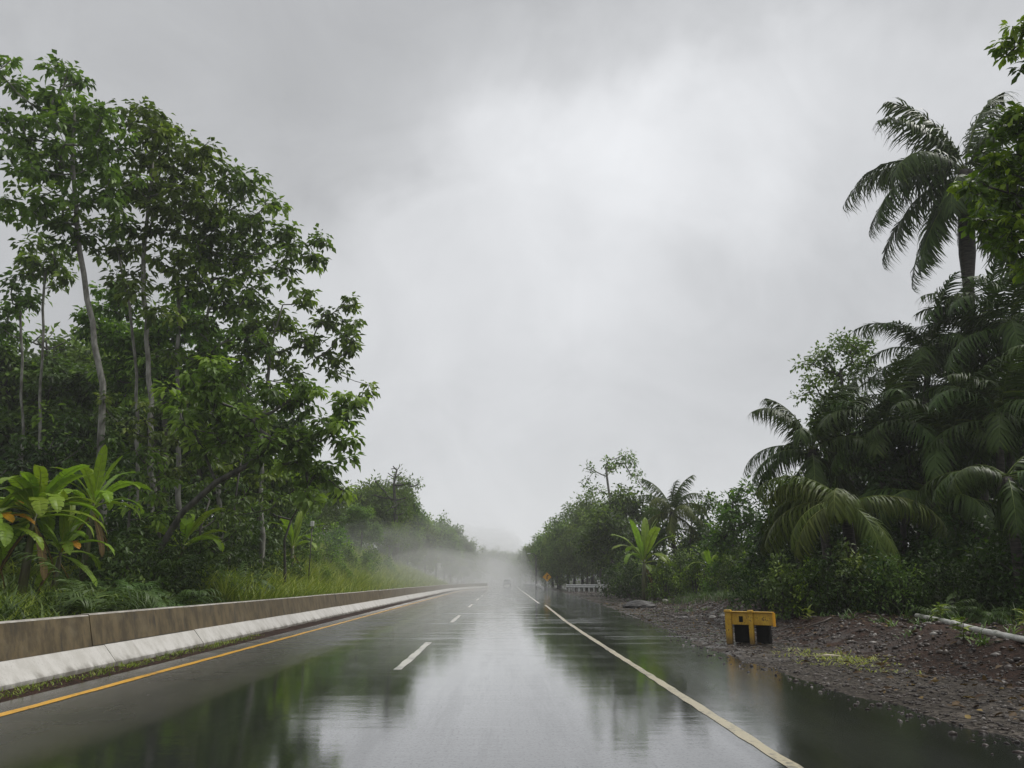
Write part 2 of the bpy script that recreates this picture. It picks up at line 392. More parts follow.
def make_barrier_mats():
    m, b = mat('stained_concrete')
    tc = b.n('ShaderNodeTexCoord'); P = tc.outputs['Object']
    sep = b.n('ShaderNodeSeparateXYZ'); b.put(sep, 0, P)
    mp = b.n('ShaderNodeMapping'); b.put(mp, 0, P); b.put(mp, 'Scale', (1, 1, 0.45))
    st = b.noise(mp.outputs[0], 4.0, 5, 0.65); bl = b.noise(P, 1.6, 5, 0.6); fn = b.noise(P, 30, 3, 0.6)
    c = b.mix(b.ramp(st, 0.35, 0.65), (0.052, 0.037, 0.014), (0.125, 0.092, 0.042))
    c = b.mix(b.math('MULTIPLY', b.ramp(bl, 0.5, 0.72), 0.6), c, (0.165, 0.132, 0.075))
    c = b.mix(b.math('MULTIPLY', b.ramp(fn, 0.55, 0.75), 0.3), c, (0.04, 0.032, 0.02))
    mp2 = b.n('ShaderNodeMapping'); b.put(mp2, 0, P); b.put(mp2, 'Scale', (1, 1, 0.06))
    c = b.mix(b.math('MULTIPLY', b.ramp(b.noise(mp2.outputs[0], 5.0, 5, 0.7), 0.55, 0.68), 0.75), c, (0.022, 0.019, 0.013))
    p = b.n('ShaderNodeBsdfPrincipled'); b.put(p, 'Base Color', c); b.put(p, 'Roughness', 0.62)
    b.put(p, 'Normal', bump(b, b.math('ADD', bl, b.math('MULTIPLY', fn, 0.4)), 0.25, 0.02))
    M['stained'] = finish(m, b, p.outputs[0])
    m, b = mat('whitewashed_concrete')
    tc = b.n('ShaderNodeTexCoord'); P = tc.outputs['Object']
    mp = b.n('ShaderNodeMapping'); b.put(mp, 0, P); b.put(mp, 'Scale', (1, 1, 0.3))
    st = b.noise(mp.outputs[0], 3.0, 6, 0.65); fn = b.noise(P, 25, 4, 0.7)
    c = b.mix(b.ramp(st, 0.36, 0.62), (0.43, 0.415, 0.38), (0.53, 0.515, 0.485))
    c = b.mix(b.math('MULTIPLY', b.ramp(fn, 0.58, 0.72), 0.5), c, (0.2, 0.18, 0.15))
    sep = b.n('ShaderNodeSeparateXYZ'); b.put(sep, 0, P)
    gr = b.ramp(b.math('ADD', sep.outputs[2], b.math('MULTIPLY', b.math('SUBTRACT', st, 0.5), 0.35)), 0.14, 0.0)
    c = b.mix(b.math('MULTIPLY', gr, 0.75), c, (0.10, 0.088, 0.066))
    mp2 = b.n('ShaderNodeMapping'); b.put(mp2, 0, P); b.put(mp2, 'Scale', (0.3, 1, 0.1))
    c = b.mix(b.math('MULTIPLY', b.ramp(b.noise(mp2.outputs[0], 3.3, 5, 0.7), 0.58, 0.7), 0.3), c, (0.16, 0.14, 0.11))
    p = b.n('ShaderNodeBsdfPrincipled'); b.put(p, 'Base Color', c); b.put(p, 'Roughness', 0.55)
    b.put(p, 'Normal', bump(b, fn, 0.15, 0.01))
    M['whitewash'] = finish(m, b, p.outputs[0])
make_barrier_mats()
M['cap'] = simple_mat('pale_concrete_top', (0.24, 0.22, 0.19), (0.42, 0.4, 0.36), 4.0, 0.6)

# ------------------------------------------------------------------ ground and road
def sst(a, b_, x):
    t = np.clip((x - a) / (b_ - a), 0, 1); return t * t * (3 - 2 * t)

EDGE_R = [(-30, 4.4), (5, 4.35), (15, 4.05), (24, 4.65), (45, 5.6), (62, 6.2), (95, 7.0), (120, 6.2), (200, 6.0), (900, 6.0)]
def edge_r(y): return np.interp(y, [p[0] for p in EDGE_R], [p[1] for p in EDGE_R])

def nz(x, y, s, o=0.0):
    """cheap smooth value noise"""
    x = np.asarray(x, float) * s + 13.7 + o; y = np.asarray(y, float) * s + 5.1 - o
    out = 0
    for k, (a, f) in enumerate(((1.0, 1.0), (0.5, 2.1), (0.25, 4.3))):
        out = out + a * (np.sin(x * f * 1.7 + 1.3 * np.sin(y * f * 1.1 + k)) * np.sin(y * f * 1.9 + 1.2 * np.sin(x * f * 1.3 + 2 * k)))
    return out / 1.75

def gh(x, y):
    x = np.asarray(x, float); y = np.asarray(y, float)
    er = edge_r(y)
    z = np.full(np.broadcast(x, y).shape, -0.05)
    # left: verge, then a bank behind the barrier
    lft = sst(-5.45, -5.75, x) * 0.06
    lft = lft + sst(-6.7, -9.5, x) * 0.62 + np.clip(-x - 9.5, 0, 60) * 0.045
    lft = lft + sst(-7.6, -14.5, x) * 2.6 * sst(27, 42, y) * sst(140, 85, y) + sst(-6.8, -10, x) * nz(x, y, 0.35) * 0.16 + sst(-5.5, -5.7, x) * nz(x, y, 1.7) * 0.02
    # right: gravel shoulder, spoil bank, wood floor
    d = x - er
    rgt = sst(-0.25, 0.3, d + nz(x, y, 1.1) * 0.22) * 0.07 + np.clip(d, 0, 3) * 0.012
    hb = np.interp(y, [-30, 0, 6, 10, 20, 30, 42, 55, 75, 110, 400], [0.35, 0.35, 0.38, 0.4, 0.42, 0.55, 0.42, 0.25, 0.3, 0.3, 0.4])
    foot = np.interp(y, [0, 10, 17, 25, 40, 60, 100], [6.2, 6.4, 6.0, 6.6, 8.6, 10.0, 11.0])
    bk = sst(foot, foot + 1.9, x)
    rgt = rgt + bk * hb + bk * nz(x, y, 0.9) * 0.10 + bk * nz(x, y, 2.7, 3) * 0.05
    rgt = rgt + np.clip(x - 12, 0, 80) * 0.03 + sst(0.3, 1.0, d) * nz(x, y, 2.3) * 0.025
    return z + np.where(x < 0, lft, rgt)

def build_ground():
    xs = np.concatenate([-np.geomspace(900, 40, 16), np.linspace(-36, -12, 25), np.linspace(-11.5, -5.2, 26), np.linspace(-4.5, 3.0, 6),
                         np.linspace(3.4, 12, 70), np.linspace(12.5, 36, 40), np.geomspace(40, 900, 16)])
    ys = np.concatenate([np.linspace(-30, 4, 12), np.linspace(4.5, 34, 150), np.linspace(34.6, 80, 90), np.linspace(82, 200, 50), np.geomspace(210, 2400, 24)])
    Xg, Yg = np.meshgrid(xs, ys)
    Z = gh(Xg, Yg)
    V = np.stack([Xg, Yg, Z], -1).reshape(-1, 3)
    ny, nx = Xg.shape
    i = np.arange(ny * nx).reshape(ny, nx)
    T = np.stack([i[:-1, :-1], i[:-1, 1:], i[1:, 1:], i[1:, :-1]], -1).reshape(-1, 4)
    me = np_mesh('ground', V, T)
    x, y = V[:, 0], V[:, 1]; d = x - edge_r(y)
    foot = np.interp(y, [0, 10, 17, 25, 40, 60, 100], [6.2, 6.4, 6.0, 6.6, 8.6, 10.0, 11.0])
    gravel = np.where(x > 0, sst(foot + 0.5, foot - 0.3, x), 0)
    soil = np.where(x > 0, sst(foot - 0.5, foot + 0.3, x) * sst(foot + 6.5, foot + 3.5, x) * sst(130, 70, y), sst(-6.3, -6.2, x) * sst(-5.62, -5.72, x))
    wet = np.where((x > 0) & (d > 0.1), sst(foot + 2.0, foot, x) * sst(12, 18, y), 0)
    ca = me.color_attributes.new('zone', 'FLOAT_COLOR', 'POINT')
    ca.data.foreach_set('color', np.stack([gravel, soil, wet, np.ones_like(x)], -1).astype(np.float32).ravel())
    o = link('ground', me, M['ground'], smooth=True); tag(o, kind='structure')
build_ground()

def build_road():
    ys = np.concatenate([np.linspace(-30, 200, 116), np.linspace(215, 420, 12)])
    V, T = [], []
    cols = 9
    for y in ys:
        xl, xr = -5.62, float(edge_r(y)) + 0.25
        drift = max(0.0, y - 60) * 0.006
        for k in range(cols):
            V.append((xl + (xr - xl) * k / (cols - 1) + drift * 0, y, 0.0))
    n = len(ys)
    for j in range(n - 1):
        for k in range(cols - 1):
            a = j * cols + k; T.append((a, a + 1, a + cols + 1, a + cols))
    o = link('road', np_mesh('road', V, T), M['road'], smooth=True); tag(o, kind='structure')
build_road()

def stripe(pts, w, z=0.004, ragged=0.012):
    V, T = [], []
    P = []
    for (x0, y0), (x1, y1) in zip(pts[:-1], pts[1:]):
        n = max(1, int(abs(y1 - y0) / 0.35))
        for k in range(n): P.append((x0 + (x1 - x0) * k / n, y0 + (y1 - y0) * k / n))
    P.append(pts[-1])
    for x, y in P:
        V.append((x - w / 2 + random.uniform(-1, 1) * ragged, y, z)); V.append((x + w / 2 + random.uniform(-1, 1) * ragged, y, z))
    for k in range(len(P) - 1): T.append((2 * k, 2 * k + 1, 2 * k + 3, 2 * k + 2))
    return V, T

def marking(name, pts_list, w, m):
    V, T = [], []
    for pts in pts_list:
        v, t = stripe(pts, w); o = len(V); V += v; T += [tuple(i + o for i in q) for q in t]
    tag(link(name, np_mesh(name, V, T), m), kind='structure')
marking('yellow_edge_line', [[(-5.1, -10), (-5.1, 95), (-4.6, 115), (-3.4, 132)]], 0.13, M['line_yellow'])
marking('white_edge_line', [[(2.17, -10), (2.17, 20), (2.2, 27), (2.38, 37), (2.5, 44)]], 0.115, M['line_cream'])
marking('far_edge_line', [[(2.3, 47), (2.55, 75), (2.9, 118), (3.4, 160)]], 0.12, M['line_white'])
marking('lane_dashes', [[(-1.57, y), (-1.57 + max(0, y - 60) * 0.006, y + 5.4)] for y in (-1.2, 12.6, 26.2, 40.2, 54.0, 68, 82, 96, 110, 124, 138)], 0.13, M['line_white'])

# far hills behind the end of the road
def build_hills():
    xs = np.linspace(-900, 900, 70); ys = np.linspace(440, 640, 22)
    Xg, Yg = np.meshgrid(xs, ys)
    ridge = 20 * np.exp(-((Xg + 25) / 60) ** 2) + 13 * np.exp(-((Xg - 230) / 140) ** 2) + 14 * np.exp(-((Xg + 300) / 140) ** 2)
    Z = ridge * np.exp(-((Yg - 540) / 50) ** 2) * (1 + 0.12 * nz(Xg, Yg, 0.02)) + 0.8 * nz(Xg, Yg, 0.05) - 1.2
    V = np.stack([Xg, Yg, Z], -1).reshape(-1, 3); ny, nx = Xg.shape
    i = np.arange(ny * nx).reshape(ny, nx)
    T = np.stack([i[:-1, :-1], i[:-1, 1:], i[1:, 1:], i[1:, :-1]], -1).reshape(-1, 4)
    tag(link('hills', np_mesh('hills', V, T), simple_mat('wooded_hill', (0.02, 0.04, 0.02), (0.05, 0.08, 0.035), 0.2, 0.9), smooth=True), kind='structure')
build_hills()

# ------------------------------------------------------------------ haze: the whole place stands in it
def volume_mat(name, density):
    m = bpy.data.materials.new(name); m.use_nodes = True
    t = m.node_tree
    for n in list(t.nodes): t.nodes.remove(n)
    v = t.nodes.new('ShaderNodeVolumePrincipled'); v.inputs['Density'].default_value = density
    v.inputs['Color'].default_value = (0.97, 0.98, 0.98, 1); v.inputs['Anisotropy'].default_value = 0.0
    o = t.nodes.new('ShaderNodeOutputMaterial'); t.links.new(v.outputs[0], o.inputs['Volume'])
    return m
hz = MB().box((0, 1190, 11.6), (1900, 2500, 26.4)).build('haze', volume_mat('haze_air', HAZE_DENSITY)); tag(hz, kind='stuff')

def build_mist(centre, radii, density, seed):
    V, T = [], []
    nu, nv = 28, 14
    for j in range(nv + 1):
        th = math.pi * j / nv
        for i in range(nu):
            ph = 2 * math.pi * i / nu
            d = Vector((math.sin(th) * math.cos(ph), math.sin(th) * math.sin(ph), math.cos(th)))
            r = 1 + 0.22 * noise.noise(d * 2.2 + Vector((seed, 0, 0)))
            V.append(tuple(centre[k] + d[k] * radii[k] * r for k in range(3)))
    for j in range(nv):
        for i in range(nu):
            i2 = (i + 1) % nu; T.append((j * nu + i, (j + 1) * nu + i, (j + 1) * nu + i2, j * nu + i2))
    tag(link('mist', np_mesh('mist', V, T), volume_mat('spray_mist', density)), kind='stuff')
build_mist((-8, 210, 0.4), (18, 165, 11), 0.0042, 0)      # drifting road spray, thickest low over the far carriageway
build_mist((-5, 150, 0.3), (13, 112, 5.0), 0.0052, 4)
build_mist((-13, 92, 0.4), (13, 62, 6.0), 0.0045, 9)

# ------------------------------------------------------------------ leaves
LEAF4 = (np.array([(0, 0, 0), (-0.5, 0.42, 0.10), (0.5, 0.42, 0.10), (0, 1, -0.12)], np.float32), np.array([(0, 3, 1), (0, 2, 3)], np.int32))
LEAF8 = (np.array([(0, 0, 0), (-0.34, 0.28, 0.05), (0, 0.3, -0.03), (0.34, 0.28, 0.05), (-0.5, 0.62, 0.0), (0, 0.65, -0.08), (0.5, 0.62, 0.0), (0, 1, -0.22)], np.float32),
         np.array([(0, 2, 1), (0, 3, 2), (1, 2, 5), (1, 5, 4), (2, 3, 6), (2, 6, 5), (4, 5, 7), (5, 6, 7)], np.int32))
BLADE = (np.array([(-0.5, 0, 0), (0.5, 0, 0), (-0.42, 0.4, 0.0), (0.42, 0.4, 0.0), (-0.26, 0.75, -0.16), (0.26, 0.75, -0.16), (0, 1, -0.45)], np.float32),
         np.array([(0, 1, 3), (0, 3, 2), (2, 3, 5), (2, 5, 4), (4, 5, 6)], np.int32))

def unit(a): return a / np.maximum(np.linalg.norm(a, axis=-1, keepdims=True), 1e-9)

def leaves(tpl, org, dirs, up, L, W, tint):
    """stamp a leaf template at many origins; returns verts, tris, tint per face"""
    tv, tt = tpl
    y = unit(dirs); x = np.cross(y, up); bad = np.linalg.norm(x, axis=1) < 1e-4
    x[bad] = (1, 0, 0); x = unit(x); z = np.cross(x, y)
    L = np.asarray(L).reshape(-1, 1, 1); W = np.asarray(W).reshape(-1, 1, 1)
    V = org[:, None, :] + x[:, None, :] * tv[None, :, 0:1] * W + y[:, None, :] * tv[None, :, 1:2] * L + z[:, None, :] * tv[None, :, 2:3] * L
    n = len(org)
    T = (tt[None] + (np.arange(n) * len(tv))[:, None, None]).reshape(-1, 3)
    return V.reshape(-1, 3), T, np.repeat(np.asarray(tint), len(tt))

class LB:
    def __init__(s): s.V = []; s.T = []; s.t = []; s.n = 0
    def add(s, V, T, t):
        s.V.append(V); s.T.append(T + s.n); s.t.append(t); s.n += len(V)
    def mesh(s, name): return np_mesh(name, np.concatenate(s.V), np.concatenate(s.T), np.concatenate(s.t))

def rand_dirs(n, lo, hi):
    """random directions with elevation sine between lo and hi"""
    a = rng.uniform(0, 2 * np.pi, n); z = rng.uniform(lo, hi, n); h = np.sqrt(np.maximum(0, 1 - z * z))
    return np.stack([np.cos(a) * h, np.sin(a) * h, z], -1)

def clumps(lb, centres, n, size, L, W, tpl=LEAF4, tint=(0.15, 0.6), droop=0.5, fresh=0.12, style='whorl'):
    """a spray of leaves at each centre; style 'whorl' = drooping umbrella, 'ball' = loose bunch"""
    centres = np.asarray(centres, float); m = len(centres)
    C = np.repeat(centres, n, 0); N = len(C)
    base = rng.uniform(tint[0], tint[1], m)
    base = np.where(rng.random(m) < fresh, rng.uniform(0.65, 1.0, m), base)
    sz = np.repeat(size * rng.uniform(0.7, 1.25, m), n)
    if style == 'whorl':
        d = rand_dirs(N, -0.75, 0.7)
        org = C + d * (sz * rng.uniform(0.05, 0.75, N))[:, None]
        dirs = d + np.stack([np.zeros(N), np.zeros(N), -droop - rng.uniform(0, 0.6, N)], -1)
    else:
        d = rand_dirs(N, -0.9, 1)
        org = C + d * (sz * rng.uniform(0.1, 1.0, N) ** 0.7)[:, None]
        dirs = d + rng.normal(0, 0.6, (N, 3)) + np.array([0, 0, -droop])
    up = np.array([0, 0, 1.0]) + rng.normal(0, 0.35, (N, 3))
    l = L * rng.uniform(0.65, 1.2, N)
    tt = np.clip(np.repeat(base, n) + rng.normal(0, 0.08, N), 0, 1)
    lb.add(*leaves(tpl, org, dirs, up, l, l * W, tt))

# ------------------------------------------------------------------ trees
class Skel:
    def __init__(s, trunk, r0, r1):
        s.P = []; s.par = []; s.trunk_n = 0
        pts = []
        for a, b_ in zip(trunk[:-1], trunk[1:]):
            n = max(1, int((b_ - a).length / 0.8))
            for k in range(n): pts.append(a.lerp(b_, k / n))
        pts.append(trunk[-1])
        for k, p in enumerate(pts):
            j = 0.0 if k == 0 else 0.06
            s.P.append(p + Vector((random.uniform(-j, j), random.uniform(-j, j), 0))); s.par.append(k - 1)
        s.trunk_n = len(pts); s.r0, s.r1 = r0, r1
        s.chains = [list(range(len(pts)))]; s.tips = []
    def grow(s, targets, first=0.35, step=0.6, rise=0.8):
        lo = s.P[0].z + (s.P[s.trunk_n - 1].z - s.P[0].z) * first
        c0 = s.P[s.trunk_n - 1]
        tg = sorted(targets, key=lambda t: (Vector(t) - c0).length * 0.6 + min((Vector(t) - p).length for p in s.P[:s.trunk_n]))
        A = np.array([tuple(p) for p in s.P])
        for t in tg:
            t = Vector(t); ta = np.array(t)
            d = np.linalg.norm(A - ta, axis=1) + rise * np.maximum(0, A[:, 2] - ta[2] + 0.25) + 50 * (A[:, 2] < lo)
            i = int(np.argmin(d)); p0 = s.P[i]; dist = (t - p0).length
            n = max(2, int(dist / step)); side = Vector((t.x - p0.x, t.y - p0.y, 0))
            mid = p0.lerp(t, 0.5) + Vector((0, 0, -0.10 * dist)) + side * 0.08 + Vector((random.uniform(-1, 1), random.uniform(-1, 1), random.uniform(-0.5, 0.5))) * 0.07 * dist
            ch = [i]
            new = []
            for k in range(1, n + 1):
                u = k / n
                q = p0 * (1 - u) ** 2 + mid * 2 * u * (1 - u) + t * u * u
                s.P.append(q); s.par.append(ch[-1]); ch.append(len(s.P) - 1); new.append(tuple(q))
            A = np.concatenate([A, np.array(new)])
            s.chains.append(ch); s.tips.append(len(s.P) - 1)
    def mesh_builder(s, tip_r=0.012, sides=6):
        n = len(s.P); w = np.zeros(n)
        for t in s.tips: w[t] += 1
        w[s.trunk_n - 1] += 1
        for i in range(n - 1, 0, -1):
            if s.par[i] >= 0: w[s.par[i]] += w[i]
        tot = max(w.max(), 2)
        r = tip_r + (s.r1 - tip_r) * ((w - 1) / (tot - 1)).clip(0, 1) ** 0.5
        mb = MB()
        for ci, ch in enumerate(s.chains):
            if ci == 0:
                m = len(ch); h0 = s.P[0].z
                rad = []
                for k, i in enumerate(ch):
                    u = k / max(1, m - 1)
                    rad.append(max(r[i] * 0.8, s.r0 * (1 - u) + 0.03 * u) * (1.0 + 0.55 * math.exp(-(s.P[i].z - h0) / 0.35)))
                mb.tube([s.P[i] for i in ch], rad, 9)
            else:
                rr = [min(r[ch[1]], r[ch[0]])] + [r[i] for i in ch[1:]]
                mb.tube([s.P[i] for i in ch], rr, sides if rr[0] > 0.03 else 4, cap=False)
        return mb

def blob_points(blobs, Y, k, zmin=0.3, yspread=1.0):
    pts = []
    for bl in blobs:
        px, py, r = bl[:3]; dy = bl[3] if len(bl) > 3 else random.uniform(-1.2, 1.2) * yspread
        c = at(px, py, Y + dy); rw = r * (c - Vector((0, 0, CAM_H))).length / F * 0.9
        n = max(2, int(k * (rw / 1.0) ** 2 * 9))
        got = []
        tries = 0
        while len(got) < n and tries < n * 12:
            tries += 1
            d = Vector((random.gauss(0, 1), random.gauss(0, 1), random.gauss(0, 1))).normalized() * (random.random() ** 0.42)
            q = c + Vector((d.x * rw, d.y * rw * 1.15, d.z * rw * 0.85))
            if q.z < zmin: continue
            if all((q - g).length > rw * 0.24 for g in got): got.append(q)
        pts += got
    return pts

def grown_tree(name, label, trunk_px, blobs, Y, leafm, barkm, r0, r1, k=1.0, nleaf=22, csize=0.52, L=0.35, W=0.54, group=None,
               tpl=LEAF4, tint=(0.05, 0.7), fresh=0.15, style='whorl', first=0.35, rise=0.8, droop=0.3, cat='tree', yspread=1.0):
    tr = [at(px, py, Y + (dy[0] if dy else 0)) for px, py, *dy in trunk_px]
    base = Vector((tr[0].x, tr[0].y, float(gh(tr[0].x, tr[0].y)) - 0.05))
    tr = [base] + [p for p in tr if p.z > base.z + 0.3]
    root = empty(name, base); tag(root, label, cat, group)
    tg = blob_points(blobs, Y, k, base.z + 0.4, yspread)
    sk = Skel(tr, r0, r1); sk.grow([tuple(t) for t in tg], first, rise=rise)
    mb = sk.mesh_builder(); mb.v = [tuple(Vector(v) - base) for v in mb.v]
    mb.build('trunk', barkm, root, smooth=True)
    lb = LB(); C = np.array([tuple(t - base) for t in tg])
    clumps(lb, C, nleaf, csize, L, W, tpl, tint, droop, fresh, style)
    link('crown', lb.mesh('crown'), leafm, root)
    return root

WH = M['leaf_whorl']; DK = M['leaf_dark']; PALE = M['bark_pale']; DB = M['bark_dark']
grown_tree('rubber_tree', 'tallest pale-trunked tree at the left edge, crown highest of the row',
    [(103, 560), (101, 440), (103, 385), (96, 345), (87, 300), (80, 250), (74, 200), (72, 150), (76, 105)],
    [(16, 78, 20), (8, 120, 24), (62, 75, 20), (45, 100, 22), (78, 112, 30), (50, 145, 32), (102, 128, 28), (28, 168, 22), (8, 208, 18), (58, 205, 26), (95, 195, 27), (112, 165, 25), (75, 170, 28), (35, 212, 16), (75, 235, 20), (110, 225, 18)],
    27, WH, PALE, 0.17, 0.12, k=1.45)
grown_tree('rubber_tree', 'tall slim-trunked tree just right of the tallest one, with an open rounded crown',
    [(152, 560), (151, 400), (147, 320), (143, 260), (150, 200), (153, 160)],
    [(138, 120, 24), (162, 132, 22), (170, 155, 28), (198, 168, 24), (148, 175, 30), (185, 198, 27), (130, 195, 24), (214, 150, 13), (165, 220, 24), (205, 205, 20), (140, 235, 18), (120, 255, 14), (165, 265, 16), (135, 290, 16), (160, 315, 16), (180, 250, 14)],
    29, WH, PALE, 0.15, 0.11, k=1.6, fresh=0.18)
grown_tree('rubber_tree', 'tall fork-limbed tree in the middle of the left row of tall trees',
    [(180, 560), (178, 400), (178, 330), (178, 280), (185, 240), (200, 212)],
    [(234, 182, 22), (258, 190, 18), (225, 222, 30), (258, 232, 27), (202, 240, 27), (288, 238, 20), (212, 270, 27), (250, 270, 25), (322, 240, 13), (302, 252, 15), (275, 205, 12), (285, 268, 18), (190, 285, 20), (315, 262, 13), (225, 300, 20), (195, 325, 18), (245, 305, 18), (170, 350, 16), (205, 360, 18)],
    31, WH, PALE, 0.13, 0.1, k=1.65, fresh=0.16)
grown_tree('rubber_tree', 'pale tree with loose hanging leaf clusters at the right end of the tall left row',
    [(262, 560), (262, 430), (268, 380), (275, 330), (282, 305)],
    [(348, 303, 13), (330, 318, 17), (302, 298, 15), (275, 318, 22), (312, 345, 20), (346, 338, 16), (250, 325, 20), (285, 362, 18), (336, 368, 16), (352, 352, 10), (240, 355, 16), (300, 385, 16), (262, 345, 18), (225, 375, 16), (355, 325, 9), (365, 385, 9)],
    33, WH, PALE, 0.12, 0.09, k=1.9, csize=0.5)
grown_tree('spreading_tree', 'leaning dark-limbed tree overhanging towards the road below the tall left row',
    [(142, 590), (160, 550), (183, 512), (215, 482), (250, 464), (272, 440)],
    [(361, 404, 12), (340, 398, 17), (310, 394, 22), (280, 402, 22), (243, 368, 15), (215, 365, 18), (200, 385, 20), (255, 420, 24), (300, 432, 24), (330, 432, 20), (340, 458, 15), (318, 480, 16), (290, 468, 20), (343, 490, 11), (230, 440, 20), (195, 420, 20), (170, 395, 14), (265, 385, 15), (215, 400, 20), (225, 425, 20), (310, 455, 20), (265, 450, 20), (352, 440, 10), (345, 415, 12), (300, 498, 14), (180, 420, 14), (205, 445, 16)],
    24, WH, DB, 0.15, 0.12, k=1.7, nleaf=36, csize=0.48, L=0.31, W=0.5, first=0.2, fresh=0.22, rise=0.3, tint=(0.05, 0.6))
grown_tree('slender_tree', 'thin grey forked stem between the tall slim tree and the fork-limbed one',
    [(136, 565), (137, 420), (133, 330), (120, 260), (112, 225)],
    [(108, 222, 14), (125, 245, 12), (95, 250, 10), (140, 268, 12), (118, 280, 10), (150, 285, 12)], 30, WH, PALE, 0.1, 0.07, k=1.3, first=0.4)
grown_tree('slender_tree', 'thin grey stem with raking limbs right of the fork-limbed tree',
    [(222, 565), (214, 430), (205, 330), (214, 270), (228, 225)],
    [(228, 222, 14), (240, 250, 14), (205, 300, 16), (225, 310, 16), (250, 300, 14), (190, 330, 14), (240, 335, 18), (215, 345, 16), (265, 340, 14)], 32, WH, PALE, 0.12, 0.08, k=1.3, first=0.3)
for lab, tr, bl, Y, mt in (
    ('bushy young tree with light leaves behind the upright banana plant', [(128, 590), (128, 520), (132, 480)], [(130, 445, 16), (150, 460, 16), (118, 470, 12), (140, 485, 16), (165, 480, 14), (128, 505, 14), (152, 510, 16)], 24.5, 'leaf_whorl'),
    ('bushy young tree under the leaning trunk on the left', [(200, 590), (202, 530), (210, 500)], [(205, 490, 16), (228, 505, 16), (188, 515, 14), (215, 525, 16), (240, 530, 14), (175, 540, 14), (205, 548, 16)], 25.5, 'leaf_bush'),
    ('vine-hung young tree around the feet of the slim trunks on the left', [(160, 580), (158, 500), (160, 450)], [(150, 440, 18), (175, 430, 16), (130, 420, 16), (155, 405, 16), (180, 400, 16), (115, 400, 14), (200, 430, 16), (205, 460, 14), (165, 465, 18), (145, 480, 14), (185, 470, 16), (160, 500, 16), (190, 505, 14)], 27, 'leaf_bush'),
    ('vine-hung young tree between the fork-limbed tree and the pale one', [(230, 580), (235, 500), (240, 460)], [(240, 450, 18), (255, 475, 16), (265, 420, 16), (240, 415, 16), (285, 440, 16), (215, 405, 14), (225, 470, 16), (265, 500, 14), (235, 505, 16), (215, 450, 14), (280, 470, 14), (300, 480, 12)], 29, 'leaf_whorl'),
    ('leafy young tree behind the largest banana plant', [(30, 590), (32, 520), (40, 480)], [(30, 450, 20), (60, 455, 18), (95, 440, 16), (110, 460, 14), (70, 425, 16), (5, 465, 18), (80, 475, 16), (45, 485, 18), (15, 500, 16), (75, 505, 14)], 26, 'leaf_dark'),
    ('bushy young tree below the tips of the overhanging crown on the left', [(285, 575), (285, 540), (290, 520)], [(288, 500, 13), (270, 508, 12), (305, 500, 12), (255, 515, 11), (320, 498, 10), (262, 498, 12), (240, 485, 14)], 31, 'leaf_bush')):
    grown_tree('young_tree', lab, tr, bl, Y, M[mt], DB, 0.07, 0.05, k=1.6, nleaf=28, csize=0.4, L=0.24, W=0.5, first=0.1, tint=(0.1, 0.6), fresh=0.15, yspread=0.8)
grown_tree('dense_tree', 'dark dense tree filling the gap behind the tall slim trunks',
    [(165, 560), (165, 430), (160, 370), (150, 330)],
    [(115, 298, 20), (108, 328, 22), (132, 348, 26), (165, 332, 26), (190, 312, 24), (208, 350, 26), (160, 372, 28), (88, 325, 15), (225, 385, 22), (190, 395, 24), (118, 380, 24)],
    36, WH, DB, 0.2, 0.14, k=1.8, nleaf=40, csize=0.6, L=0.34)
grown_tree('slender_tree', 'slender bare-stemmed tree with a small tuft crown against the sky at far left',
    [(41, 560), (40, 400), (43, 330), (45, 268)],
    [(45, 250, 20), (24, 262, 15), (66, 266, 13), (44, 272, 13), (58, 285, 9), (72, 275, 8)], 34, WH, PALE, 0.09, 0.07, k=1.7, first=0.7)
grown_tree('slender_tree', 'slender shorter tree with a ragged tuft crown at the left picture edge',
    [(23, 560), (22, 380), (20, 300)],
    [(20, 288, 15), (8, 308, 15), (32, 298, 12), (4, 330, 14), (18, 335, 10)], 34.5, WH, PALE, 0.09, 0.07, k=1.7, first=0.7)
grown_tree('dense_tree', 'broad black-green tree at the left edge above the banana plants',
    [(55, 560), (52, 470), (50, 410)],
    [(40, 372, 28), (12, 398, 33), (60, 400, 33), (92, 382, 22), (18, 440, 35), (70, 440, 36), (102, 428, 26), (4, 360, 20), (-30, 390, 35), (-30, 450, 35), (40, 485, 35), (95, 480, 30)],
    38, M['leaf_mid'], DB, 0.24, 0.18, k=1.9, nleaf=44, csize=0.7, L=0.36)
grown_tree('dense_tree', 'shadowy dense tree behind the leaning tree on the left',
    [(200, 560), (200, 480), (195, 440)],
    [(150, 430, 32), (200, 440, 33), (132, 405, 26), (190, 405, 26), (240, 432, 28), (285, 430, 26), (165, 480, 30), (225, 485, 30), (275, 480, 28), (130, 470, 28), (310, 475, 20)],
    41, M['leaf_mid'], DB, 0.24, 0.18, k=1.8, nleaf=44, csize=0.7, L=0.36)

# bare twiggy crown between the slender trees
def bare_tree():
    base = at(48, 560, 40); base.z = float(gh(base.x, base.y)) - 0.05
    root = empty('bare_tree', base); tag(root, 'leafless twiggy treetop showing behind the slender trees at far left', 'tree')
    sk = Skel([base, at(48, 420, 40), at(47, 370, 40)], 0.12, 0.09)
    tg = [tuple(at(48 + random.uniform(-26, 26), 345 + random.uniform(-16, 14), 40 + random.uniform(-1, 1))) for _ in range(26)]
    sk.grow(tg, 0.7); mb = sk.mesh_builder(0.014); mb.v = [tuple(Vector(v) - base) for v in mb.v]
    mb.build('trunk', DB, root, smooth=True)
bare_tree()

